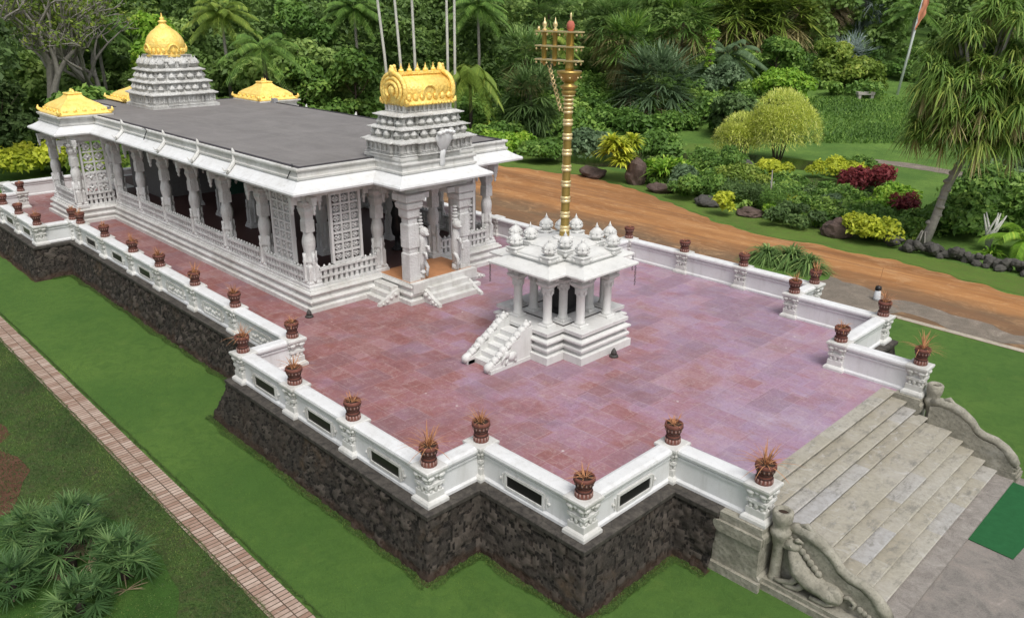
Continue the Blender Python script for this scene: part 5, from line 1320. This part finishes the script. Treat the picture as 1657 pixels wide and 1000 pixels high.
boulder('boulder','low brown boulder between the pointed boulder and the verge shrubs',PP(-15.9,27.2),1.8,1.1,M['rock'],4)
boulder('boulder','dark flat boulder behind the small pale yellow bush',PP(-11.4,26.2),2.0,1.0,M['rock_grey'],5)
boulder('boulder','grey rounded boulder below the yellow bamboo clump',PP(-15.2,36.5),2.0,1.9,M['rock_grey'],6)
boulder('boulder','triangular brown boulder left of the round yellow-green bush',PP(-2.4,24.9),1.7,1.6,M['rock'],7)
boulder('boulder','low brown boulder behind the small pale yellow bush, right side',PP(-8.2,25.6),1.6,.8,M['rock'],8)
def fs(x,y,w,h,m,l,seed,size=.13,n=1600,name='shrub',lumps=10,asp=.5): shrub(name,l,PP(x,y),w,h,m,size,n,seed,lumps,group=None,aspect=asp)
fs(-15.2,28.6,3.0,1.9,'leaf_blue','dark blue-green rounded shrub right of the pointed boulder',41)
fs(-13.2,27.2,4.2,1.7,'leaf_mid','spreading mid-green shrub on the verge left of the pale yellow bush',42,n=2600)
fs(-11.8,31.2,4.8,1.9,'leaf_olive','variegated yellow-green shrub behind the verge boulders',43,n=2800)
fs(-17.0,36.2,5.4,2.2,'leaf_mid','soft green shrub at the pond edge left of the bamboo',44,n=2800)
fs(-12.6,37.5,4.2,1.5,'leaf_yellow','low yellow-leaved shrub below the bamboo clump',45,n=1800)
fs(-9.6,27.6,3.2,1.9,'leaf_dark','dark green grassy shrub right of the small pale yellow bush',46,n=2000,asp=.2)
fs(-7.0,27.2,2.8,1.7,'leaf_mid','mid-green grassy shrub next to the dark one by the verge',47,n=1700,asp=.2)
fs(-5.2,25.4,4.2,1.3,'leaf_dark','low dark creeping shrub in the bed left of the triangular boulder',48,n=2400)
fs(-7.0,26.0,1.4,1.0,'leaf_lime','small lime tuft at the front of the flower bed',49,n=500)
fs(-9.45,40.9,5.6,1.7,'leaf_yellow','long yellow-leaved shrub row behind the dark red bush',50,n=3000)
fs(-7.2,38.6,4.0,1.1,'leaf_dark','low dark shrub under the long yellow-leaved row',51,n=1700)
fs(-5.4,36.6,4.6,2.1,'leaf_red','large dark red-leaved bush beyond the road',52,.17,3000,asp=.4)
fs(-1.6,32.0,1.5,2.1,'leaf_red','small dark red bush left of the screw pine trunk',53,.15,800,asp=.4)
fs(-3.4,33.0,4.6,1.3,'leaf_lime','low lime-green bed plants in front of the dark red bush',54,n=2600)
fs(-3.0,35.6,2.4,1.5,'leaf_lime','lime-green shrub touching the right side of the dark red bush',55,n=1200)
fs(-5.6,31.4,2.6,1.0,'leaf_blue','grey-green succulents in the curved bed',56,n=1100,asp=.25)
fs(-7.8,32.6,2.4,.9,'leaf_dark','dark low plants in the curved bed beside the blue rosette',57,n=1000)
fs(-1.4,27.2,2.6,1.5,'leaf_mid','green shrub at the foot of the screw pine, left side',58,n=1500)
fs(-9.5,43.3,3.0,1.6,'leaf_mid','green shrub behind the long yellow-leaved row',59,n=1500)
strap_plant('agave','blue-grey spiky rosette in the curved flower bed',PP(-9.75,31.1),2.2,1.7,'leaf_silver',46,.14,61,.25,stem=.2)
strap_plant('croton','bright yellow-green upright plant next to the blue-grey rosette',PP(-7.7,29.6),1.6,1.9,'leaf_yellow',60,.16,62,.5,stem=.4)
mb=MB(); mb.smooth=True; mb.tube([(0,0,0),(.1,0,1.2),(.0,.05,2.6)],[.09,.06,.03],6); o=mb.build('thin_stump',M['pbark'],None); o.location=PP(-8.0,27.4); tag(o,'thin pale leaning stump standing in the flower bed','stump')
# big dense mass of bushes right
for i,(x,y,w,h,m,l) in enumerate([(2.6,30.2,5.0,2.6,'leaf_mid','large glossy green shrub right behind the screw pine trunk'),(6.2,33.0,6.0,3.2,'leaf_mid','large glossy green shrub further right of the screw pine, nearer one'),(1.8,36.5,5.6,3.2,'leaf_mid','large glossy green shrub behind the screw pine, rear left one'),
    (6.0,39.5,6.5,3.4,'leaf_mid','large glossy green shrub at the right edge, rear one'),(9.6,36.0,5,3.0,'leaf_blue','grey-green shrub at the right picture edge'),(0.8,41.5,5,3.0,'leaf_blue','grey-green shrub between the screw pine and the grass bank')]):
    shrub('large_shrub',l,PP(x,y),w,h,m,.22,4200,70+i,14)
feather_palm('young_palm','young bright green palm behind the low rock wall at the right edge',PP(6.0,28.0),.9,2.2,'leaf_lime',12,seed=81,leaflen=.55,width=.12,r0=.12,low=.1)
feather_palm('young_palm','second young yellow-green palm in the extreme right edge by the rock wall',PP(8.2,29.2),1.2,2.2,'leaf_lime',12,seed=82,leaflen=.55,width=.12,r0=.12,low=.1)
strap_plant('fern','yellow-green fern at the foot of the rock wall near the right edge',PP(4.8,27.0),2.2,1.1,'leaf_lime',70,.12,83,.6,stem=.1)
strap_plant('agave','dark spiky plant growing over the rock wall at the right edge',PP(7.6,26.4),1.8,1.2,'leaf_blue',50,.1,84,.3)
t=empty('white_bare_shrub',PP(4.3,28.2),'small leafless white-stemmed shrub behind the rock wall','shrub')
mb=MB(); mb.smooth=True
for a in range(7): mb.tube([(0,0,0),(.2*math.cos(a),.2*math.sin(a),.9),(.55*math.cos(a*1.3),.5*math.sin(a*1.3),1.9)],[.09,.07,.03],6)
mb.build('stems',M['wbark'],t,world=False)
# dark rock wall: single stones
rw=empty('rock_wall',(4,24.6,G),'low wall of dark rough rocks along the far verge at the right','stone wall')
rr=random.Random(5); mb=MB(); 
for i in range(90):
    x=.4+11*i/90+rr.uniform(-.1,.1); y=24.75+rr.uniform(-.25,.35); 
    Mx=Matrix.Rotation(rr.uniform(0,6),3,'Z')@Matrix.Rotation(rr.uniform(0,6),3,'X'); mb.sphere((x,y,G+rr.uniform(.05,.5)),rr.uniform(.16,.34),7,5,(rr.uniform(.8,1.4),rr.uniform(.7,1.1),rr.uniform(.6,1)),Mx)
mb.build('stones',M['rock_grey'],rw)
# ---- screw pine (big drooping tree, right)
def screw_pine(label,pos,h,w,seed,nh=60,lean=(0,0)):
    r=np.random.default_rng(seed); rr=random.Random(seed); t=empty('screw_pine',pos,label,'tree')
    mb=MB(); mb.smooth=True; fx,fy=lean[0],lean[1]; th=h*.50
    mb.tube([(0,0,-.2),(fx*.25+.06,fy*.25,th*.25),(fx*.5-.05,fy*.5,th*.5),(fx*.8+.05,fy*.8,th*.75),(fx,fy,th)],[.30,.22,.20,.20,.18],9)
    for k in range(14): mb.sphere((fx*k/14+.1*rr.uniform(-1,1),fy*k/14+.1*rr.uniform(-1,1),th*k/14),.24,7,5,(1,1,.6))
    for k in range(7): a=k*.9; mb.tube([(.45*math.cos(a),.45*math.sin(a),-.1),(.12*math.cos(a),.12*math.sin(a),.9)],[.05,.04],5)
    parts=[]; dead=[]
    for i in range(nh):
        a=r.random()*2*PI; q=math.sqrt(r.random()); z=h*(.46+.54*r.random()*(1-.45*q*q)); c=np.array([fx+math.cos(a)*q*w*.42,fy+math.sin(a)*q*w*.42,z])
        if i%3==0: mb.tube([(fx,fy,th*.97),((c[0]+fx)/2,(c[1]+fy)/2,(th+z)/2+.1),tuple(c-[0,0,.2])],[.12,.09,.06],6)
        n=int(r.integers(60,110)); up=r.uniform(-.05,.7); d=unit(np.stack([r.normal(size=n),r.normal(size=n),np.abs(r.normal(size=n))*.7+up],1))
        L=r.uniform(.9,1.5); V,F=blades(np.tile(c,(n,1))+.12*r.normal(size=(n,3)),d,L*(.5+.7*r.random(n)),.12,r.uniform(.6,1.3),4,r); parts.append((V,F,np.repeat(np.clip(.30+.5*r.random()+.2*r.normal(size=n),0,1),4)))
        if i%4==0:
            n=24; d=unit(np.stack([.5*r.normal(size=n),.5*r.normal(size=n),-.9*np.ones(n)],1)); V,F=blades(np.tile(c-[0,0,.4],(n,1)),d,1.2,.09,.2,3,r); dead.append((V,F,np.repeat(r.random(n),3)))
    mb.build('trunk',M['pbark'],t,world=False)
    np_mesh('crown',*cat(parts),M['leaf_pine'],t,world=False); np_mesh('dead_leaves',*cat(dead),M['leaf_tan'],t,world=False); return t
screw_pine('big shaggy screw pine with drooping strap leaves and slim mottled trunk on the right',PP(1.73,26.1),12.2,7.2,5,230,(.9,1.5))
screw_pine('second screw pine partly cut off by the right picture edge',PP(9.5,45.5),9.5,8.0,6,90,(0,0))
# ---- island with cycads by the far wall
sheet('grass_island',wavy([(-1.4+2.2*math.cos(a),17.1+1.5*math.sin(a)) for a in np.linspace(0,2*PI,14)[:-1]],.3,.15),G+.01,M['hillgrass'])
for i,(x,y,s) in enumerate([(-2.6,17.6,1.0),(-1.5,17.9,1.1),(-.5,17.7,1.0)]):
    strap_plant('cycad',['left','middle','right'][i]+' one of three dark cycads on the round grass island by the far parapet',PP(x,y),3.2*s,2.1*s,'leaf_palm',330,.11,90+i,.7,stem=.35,group='cycads on the round grass island')
# ---- fan palm cluster bottom left
sheet('planting_island',wavy([(-.9+3.9*math.cos(a)*1.0,-15.6+2.15*math.sin(a)) for a in np.linspace(0,2*PI,18)[:-1]],.4,.12),G+.006,m_grass('island_grass',(.04,.10,.018),(.07,.15,.028),(.04,.08,.015),1.2,50))
for i,(x,y,th,s,l) in enumerate([(-2.35,-14.6,1.25,.92,'spiky fan palm at the back left of the bottom-left cluster'),(-1.55,-15.0,1.3,1.12,'largest spiky fan palm in the middle of the bottom-left cluster'),(-.35,-14.3,.95,.98,'spiky fan palm at the right of the bottom-left cluster'),
     (-1.35,-16.2,.8,.92,'spiky fan palm at the bottom left corner of the picture'),(.15,-15.35,.55,.85,'small fan palm with pale flower stalk at the front of the bottom-left cluster'),(-2.9,-15.4,.9,.95,'spiky fan palm at the far left side of the bottom-left cluster')]):
    fan_palm('dwarf_fan_palm',l,PP(x,y),th*.55,.50*s,'leaf_dwarf',24,20,skirt=6,seed=100+i,r0=.10,width=.045,pet=.46*s,low=-.25,skirtm='leaf_dead',bark='dbark')
# ---- bare grey tree, left behind the temple
def bare_tree(label,pos,h,seed,spread=.75):
    rr=random.Random(seed); t=empty('bare_tree',pos,label,'tree'); mb=MB(); mb.smooth=True; tips=[]
    def br(p,d,L,r_,k):
        q=p+d*L; m=p+d*L*.5+Vector((rr.uniform(-.1,.1),rr.uniform(-.1,.1),rr.uniform(-.05,.1)))*L
        mb.tube([p,m,q],[r_,r_*.85,r_*.7],6 if k<3 else 4,cap=False)
        if k>=6: tips.append(q); return
        for i in range(rr.choice((2,2,3)) if k else 5):
            nd=(d+Vector((rr.uniform(-1,1),rr.uniform(-1,1),rr.uniform(-.25,.7)))*spread).normalized(); br(q,nd,L*rr.uniform(.68,.9),r_*.66,k+1)
        if k>=4: tips.append(q)
    br(Vector((0,0,-.2)),Vector((0,0,1)),h*.22,h*.026,0)
    mb.build('branches',M['pbark'],t,world=False)
    V,F,T_=crown([tuple(p) for p in tips],[.55]*len(tips),min(2600,len(tips)*5),.16,np.random.default_rng(seed)); np_mesh('sparse_leaves',V,F,T_,M['leaf_olive'],t,world=False)
bare_tree('large nearly leafless tree with pale grey branches at the left behind the temple',PP(-57.5,1.5),19,3,.95)
bare_tree('second pale-branched bare tree at the far left top corner',PP(-56,-7.0),19,9,.85)
bare_tree('third pale-branched bare tree leaning behind the left golden corner roof',PP(-60,6.0),16,21,1.0)
broad_tree('broadleaf_tree','tree with thick dark trunk behind the rear parapet at the left edge',PP(-50.5,-5.0),13,8,'leaf_dark',.28,4200,333,'dbark',base=.45)
# ---- individual broad-leaved trees at the forest edge
for i,(x,y,h,w,m,l) in enumerate([
 (-62,12.5,11.5,7,'leaf_lime','light green round tree above the rear golden dome'),
 (-54,9,8,8,'leaf_mid','leafy green tree between the golden dome and the right golden corner roof'),
 (-52,20.5,7.5,7,'leaf_mid','bushy green tree right of the arching palm above the temple roof'),
 (-50,25.5,8.5,7,'leaf_mid','dense green tree just left of the front tower'),
 (-58,25,12,8,'leaf_mid','tall green tree behind the dense one left of the front tower'),
 (-60,-2,6,7,'leaf_dark','dark leafy tree behind the left golden corner roof'),
 (-52,3,6,7,'leaf_mid','green bushy tree behind the rear golden roof'),
 (-45,29.5,5,6,'leaf_mid','low dense green tree behind the right end of the temple roof'),
 (-29,68,3.2,6,'leaf_lime','low bright green bush mound behind the bamboo clump'),
 (-33.5,74.5,5.6,6,'leaf_mid','round green bushy tree left of the white flagpole lawn'),
 (-29.5,80.5,5.0,6,'leaf_olive','olive bushy tree in front of the small silver palm'),
 (-25,51.5,3.6,6,'leaf_dark','dark rounded tree left of the large bamboo clump'),
 (-33.0,62.0,4.2,6,'leaf_blue','blue-green rounded bush tree right of the bluish palm'),
 (-26.6,82,2.6,7,'leaf_olive','low brownish-green bushes beside the pale bench')]):
    broad_tree('broadleaf_tree',l,PP(x,y),h,w,m,.26,5200,200+i,base=.12)
strap_plant('palm_shrub','yellow-green spiky palm shrub just right of the temple roof end',PP(-40.9,34.7),4.2,3.2,'leaf_yellow',90,.16,230,.7,stem=1.1)
for i,(x,y,w,h,m,l) in enumerate([(-37.5,30.5,6,2.6,'leaf_mid','green hedge-like shrub right of the temple roof end'),(-33.5,30,6,2.2,'leaf_lime','light green shrub beside the road left of the mast'),(-29.6,29.8,5,2.0,'leaf_mid','green shrub at the road edge just left of the mast'),(-27,33.5,4.6,2.6,'leaf_blue','blue-green shrub at the pond behind the mast'),
   (-22.4,35.0,5,2.8,'leaf_mid','green shrub between the pond and the tallest yellow plant'),(-50.7,-2.4,7,2.6,'leaf_yellow','yellow-green hedge behind the rear parapet at the left edge'),(-55,-7,7,3,'leaf_lime','light green hedge at the left picture edge'),(-47,1.5,6,2.2,'leaf_olive','olive shrub behind the rear parapet'),(-51,-9.5,5,1.6,'leaf_red','reddish low plants at the left edge outside the parapet'),
   (-45.5,34.5,6,3.0,'leaf_mid','green undergrowth beneath the palms right of the temple')]):
    shrub('shrub',l,PP(x,y),w,h,m,.22,2600,240+i,12)
# ---- tall grass bank
def grass_tufts():
    r=np.random.default_rng(77); n=60000
    x=-34+38*r.random(n); y=50+38*r.random(n); d=(x-CAM[0])*FWD[0]+(y-CAM[1])*FWD[1]; lat=(x-CAM[0])*.7019+(y-CAM[1])*.7123
    k=(d>76.5)&(d<95)&(lat/d>.26); x,y=x[k],y[k]; z=np.array([hgt(a,b) for a,b in zip(x,y)])-.05
    b=np.stack([x,y,z],1); n=len(b); dd=unit(np.stack([.4*r.normal(size=n),.4*r.normal(size=n),np.ones(n)],1))
    V,F=blades(b,dd,.3+.5*r.random(n),.16,.4,2,r); t=np.clip(.4+.25*r.normal(size=n)+.25*np.sin(x*.5)*np.cos(y*.4),0,1)
    np_mesh('tall_grass',V,F,np.repeat(t,2),M['leaf_mid'],kind='stuff',label='long grass covering the bank below the flagpole lawn',cat='grass')
grass_tufts()
def undergrowth():
    r=np.random.default_rng(91); parts=[]
    for i in range(330):
        d=r.uniform(76,112); q=r.uniform(-.12,.30) if i%3 else r.uniform(.26,.75)
        if q>.29 and d<96: continue
        if d<80 and q>.1: continue
        lat=q*d; x=CAM[0]+FWD[0]*d+.7019*lat; y=CAM[1]+FWD[1]*d+.7123*lat; z0=hgt(x,y); w=r.uniform(2.2,4.6); h=r.uniform(1.0,2.6)+max(0,(d-98)*.12)
        C=[(x+r.normal()*w*.25,y+r.normal()*w*.25,z0+h*r.uniform(.15,.7)) for _ in range(5)]; V,F,T_=crown(C,[w*.32]*5,620,.24,r); parts.append((V,F,np.clip(T_+(r.random()-.4)*.55,0,1)))
    V,F,T_=cat(parts); np_mesh('undergrowth',V,F,T_,M['leaf_mid'],kind='stuff',label='tangled green undergrowth below the palms',cat='undergrowth')
undergrowth()
def bed_cover():
    r=np.random.default_rng(92); parts=[]
    for i in range(380):
        x=r.uniform(-21,1); y=r.uniform(26,41)
        lo=26.2+max(0,(-8-x))*.22; hi=33+max(0,(-3-x))*.5
        if y<lo or y>hi: continue
        w=r.uniform(.7,1.8); C=[(x+r.normal()*w*.3,y+r.normal()*w*.3,G+.5*w*r.random()) for _ in range(4)]; V,F,T_=crown(C,[w*.3]*4,200,.13,r); V[:,2]=np.maximum(V[:,2],G+.01); parts.append((V,F,np.clip(T_+(r.random()-.4)*.7,0,1)))
    V,F,T_=cat(parts); np_mesh('bed_plants',V,F,T_,M['leaf_mid'],kind='stuff',label='low mixed ground cover filling the garden beds beyond the road',cat='ground cover')
bed_cover()
def bed_flowers():
    r=np.random.default_rng(93); parts=[]
    for i in range(130):
        x=r.uniform(-20,1); y=r.uniform(26,41); lo=26.0+max(0,(-8-x))*.22; hi=34+max(0,(-3-x))*.4
        if y<lo or y>hi: continue
        n=40; d=unit(np.stack([r.normal(size=n),r.normal(size=n),np.abs(r.normal(size=n))+.4],1)); h=r.uniform(.5,1.3)
        V,F=blades(np.tile([x,y,G],(n,1))+.12*r.normal(size=(n,3))*[1,1,0],d,h*(.6+.5*r.random(n)),.08,.5,3,r); parts.append((V,F,np.repeat(np.clip(r.random()+.15*r.normal(size=n),0,1),3)))
    V,F,T_=cat(parts); np_mesh('bed_grasses',V,F,T_,M['leaf_lime'],kind='stuff',label='lime and yellow strap-leaved tufts mixed through the garden beds',cat='ground cover')
bed_flowers()
# ---- far wood, one mass
def forest():
    r=np.random.default_rng(11); parts=[]; tr=MB(); tr.smooth=True
    def at(d,lat): return CAM[0]+FWD[0]*d+.7019*lat,CAM[1]+FWD[1]*d+.7123*lat
    rows=[]
    for d,l0,l1,st,h0,h1 in [(74,-.78,-.30,5.0,6,9),(80,-.80,-.16,5.2,8,11),(88,-.80,-.10,5.4,9,13),(97,-.8,-.03,5.6,10,14),(106,-.8,.12,6,10,15),(117,-.8,.78,6.2,9,14),(127,-.8,.78,6.6,11,16),(140,-.8,.78,7.2,13,19),(158,-.8,.8,8,15,22)]:
        lat=l0*d
        while lat<l1*d:
            rows.append((d+r.uniform(-2.5,2.5),lat+r.uniform(-1.2,1.2),r.uniform(h0,h1),st)); lat+=st
    for d,lat,h,st in rows:
        x,y=at(d,lat); z0=hgt(x,y); w=st*r.uniform(1.15,1.7); n=int(2600 if d<110 else 2000); C=[];Rr=[]
        for i in range(13):
            a=r.random()*2*PI; q=math.sqrt(r.random())*w*.42; zz=h*(.08+.82*r.random()); s=1-.5*max(0,zz/h-.6)/.4
            C.append((x+math.cos(a)*q*s,y+math.sin(a)*q*s,z0+zz)); Rr.append(w*(.15+.12*r.random()))
        V,F,T_=crown(C,Rr,n,.30 if d<110 else .38,r); T_=np.clip(T_*.9+(r.random()-.5)*.5,0,1); parts.append((V,F,T_))
    V,F,T_=cat(parts); np_mesh('forest',V,F,T_,M['forest'],kind='stuff',label='dense green wood rising behind the temple and garden',cat='forest')
forest()
# ---- flagpole and bench
t=empty('flagpole',PP(-21.4,81.0),'slightly leaning white flagpole with a limp salmon flag on the far lawn','flagpole')
mb=MB(); mb.smooth=True; mb.tube([(0,0,0),(.45,.45,6),(.85,.85,11.5)],[.16,.13,.10],9); mb.build('pole',M['pole'],t,world=False)
mb=MB(); n=14
vs=[];fs=[]
for j in range(n+1):
    z=11.4-4.2*j/n; u=j/n; wv=.75*math.sin(PI*min(1,.25+u*.8))+.12
    for i in range(5):
        q=i/4; vs.append((.55+.07*z-.45+q*wv*.8*(1 if u<.9 else .5)+.06*math.sin(j*1.3+i),.07*z-.1+.14*math.sin(i*2.2+j*.6),z-.5*q*(1-u)))
for j in range(n):
    for i in range(4): fs.append((j*5+i,j*5+i+1,(j+1)*5+i+1,(j+1)*5+i))
mb.smooth=True; mb.add(vs,fs); mb.build('flag',M['flag'],t,world=False)
t=empty('stone_bench',PP(-23.2,76.4),'pale stone block bench on the far lawn below the flagpole','bench')
mb=MB(); mb.bc((0,0,.66),(1.9,.8,.3),R(45)); mb.build('seat',M['conc'],t,world=False)
mb=MB(); mb.bc((.5,.5,.26),(.3,.7,.52),R(45)); mb.build('leg',M['conc'],t,world=False)
mb=MB(); mb.bc((-.5,-.5,.26),(.3,.7,.52),R(45)); mb.build('leg',M['conc'],t,world=False)
# small verge flowers / debris on lawn left
def lawn_blades():
    r=np.random.default_rng(15); n=210000; x=-26+40*r.random(n)**.8; y=-11.9+3.3*r.random(n); y=np.where(x>3.9,-11.9+6.8*r.random(n),y)
    y=np.where((x<-6)&(x>-24.3),-11.9+3.9*r.random(n),y); y=np.where((x>4)&(x<7.6)&(y>-8.7),y-2.5,y)
    k=~((x>7.5)&(y>-4.9)); x,y=x[k],y[k]; n=len(x)
    b=np.stack([x,y,np.full(n,G-.005)],1); dd=unit(np.stack([.7*r.normal(size=n),.7*r.normal(size=n),np.ones(n)],1))
    V,F=blades(b,dd,.03+.045*r.random(n),.016,.4,1,r)
    t=np.array([.45+.5*noise.noise(Vector((a*.35,c*.35,0)))+.25*noise.noise(Vector((a*1.7,c*1.7,5))) for a,c in zip(x[::1],y[::1])])+.18*r.normal(size=n)
    np_mesh('lawn_grass',V,F,np.clip(t,0,1),leaf('lawn_blade',(.055,.13,.018),(.115,.22,.03),(.25,.34,.06),gain=1),kind='stuff',label='short mown grass of the lawn below the stone wall',cat='grass')
lawn_blades()
def path_edge_weeds():
    r=np.random.default_rng(18); n=60000; x=-26+36*r.random(n); e=r.random(n)<.5
    cl=np.array([noise.noise(Vector((a*1.4,float(q)*9,2)))+.6*noise.noise(Vector((a*5,float(q)*9,4))) for a,q in zip(x,e)])
    w=np.clip(.02+.14*(cl+.25),.008,.2); y=np.where(e,-11.87-x*.0013-w*r.random(n)+.03,-12.60-x*.0011+w*r.random(n)-.04)
    b=np.stack([x,y,np.full(n,G+.008)],1); dd=unit(np.stack([.8*r.normal(size=n),.8*r.normal(size=n),np.ones(n)],1))
    V,F=blades(b,dd,.03+.05*r.random(n),.018,.5,1,r); np_mesh('path_edge_grass',V,F,np.clip(.35+.3*r.normal(size=n),0,1),M['leaf_weed'],kind='stuff',label='ragged grass creeping over both edges of the brick path',cat='grass')
path_edge_weeds()
def wall_foot_weeds():
    r=np.random.default_rng(19); p=offs([(8.45,-W0)]+near[1:9],-.72); p[5]=(p[5][0]-.70,p[5][1]); parts=[]
    for i in range(len(p)-1):
        a,c=np.array(p[i]),np.array(p[i+1]); L=np.linalg.norm(c-a); n=int(L*1100); u=r.random(n); q=a+(c-a)*u[:,None]; d=(c-a)/L; o=np.array([-d[1],d[0]])*-1
        cl=np.array([noise.noise(Vector((k[0]*1.3,k[1]*1.3,7))) for k in q]); q=q+o*(((r.random(n)-.5)*.25+cl*.16)[:,None])
        b=np.concatenate([q,np.full((n,1),G)],1); dd=unit(np.stack([.7*r.normal(size=n),.7*r.normal(size=n),np.ones(n)],1))
        V,F=blades(b,dd,.04+.08*r.random(n)*(cl>0)+.02,.018,.5,2,r); parts.append((V,F,np.repeat(np.clip(.4+.3*r.normal(size=n),0,1),2)))
    V,F,T_=cat(parts); np_mesh('wall_foot_grass',V,F,T_,M['leaf_weed'],kind='stuff',label='ragged grass tufts at the foot of the dark stone wall',cat='grass')
wall_foot_weeds()
mb=MB(); mb.bc((-4.0,-14.0,G+.02),(.5,.03,.02),R(20)); tag(mb.build('fallen_stick',M['wbark']),'small pale stick lying on the weedy grass at the lower left','stick')
def weeds():
    r=np.random.default_rng(5); n=120000; x=-22+30*r.random(n); y=-12.68-7*r.random(n)**1.3
    b=np.stack([x,y,np.full(n,G-.01)],1); dd=unit(np.stack([.6*r.normal(size=n),.6*r.normal(size=n),np.ones(n)],1))
    V,F=blades(b,dd,.04+.08*r.random(n),.022,.5,2,r); t=np.clip(.25+.3*r.normal(size=n)+.4*np.sin(x*1.3+np.sin(y*2))*np.cos(y*1.7),0,1); np_mesh('weeds',V,F,np.repeat(t,2),M['leaf_weed'],kind='stuff',label='short weedy grass left of the brick path',cat='grass')
weeds()
# ------------------------------------------------------------------ camera, light
cam=bpy.data.cameras.new('camera'); co=bpy.data.objects.new('camera',cam); COL.objects.link(co); sc.camera=co
cam.sensor_width=36; cam.lens=36*1297.017/1657; cam.clip_end=3000; cam.clip_start=.1
Yw,Pi_,Ro=R(45.422),R(20.464),R(.400)
fw=Vector((-math.sin(Yw)*math.cos(Pi_),math.cos(Yw)*math.cos(Pi_),-math.sin(Pi_))); rt=Vector((math.cos(Yw),math.sin(Yw),0)); up=rt.cross(fw)
r2=rt*math.cos(Ro)+up*math.sin(Ro); u2=-rt*math.sin(Ro)+up*math.cos(Ro)
mx=Matrix((( r2.x,u2.x,-fw.x,15.806),(r2.y,u2.y,-fw.y,-18.377),(r2.z,u2.z,-fw.z,10.277),(0,0,0,1))); co.matrix_world=mx
SE,SA=58,-25     # sun elevation, azimuth direction (degrees from +X, ccw)
w=bpy.data.worlds.new('World'); sc.world=w; w.use_nodes=True; nt=w.node_tree; nt.nodes.clear()
sky=nt.nodes.new('ShaderNodeTexSky'); sky.sky_type='NISHITA'; sky.sun_disc=False; sky.sun_elevation=R(SE); sky.sun_rotation=R(90-SA); sky.air_density=1.0; sky.dust_density=4.0; sky.ozone_density=1.0
hs=nt.nodes.new('ShaderNodeHueSaturation'); hs.inputs['Saturation'].default_value=.35
bg=nt.nodes.new('ShaderNodeBackground'); bg.inputs[1].default_value=.14; ou=nt.nodes.new('ShaderNodeOutputWorld')
nt.links.new(sky.outputs[0],hs.inputs['Color']); nt.links.new(hs.outputs[0],bg.inputs[0]); nt.links.new(bg.outputs[0],ou.inputs[0])
sl=bpy.data.lights.new('sun','SUN'); sl.energy=1.8; sl.angle=R(22); sl.color=(1,.97,.92); so=bpy.data.objects.new('sun',sl); COL.objects.link(so)
dv=Vector((math.cos(R(SE))*math.cos(R(SA)),math.cos(R(SE))*math.sin(R(SA)),math.sin(R(SE)))); so.rotation_euler=dv.to_track_quat('Z','Y').to_euler()
sc.view_settings.view_transform='Standard'; sc.view_settings.look='None'; sc.view_settings.exposure=0.08; sc.view_settings.gamma=1
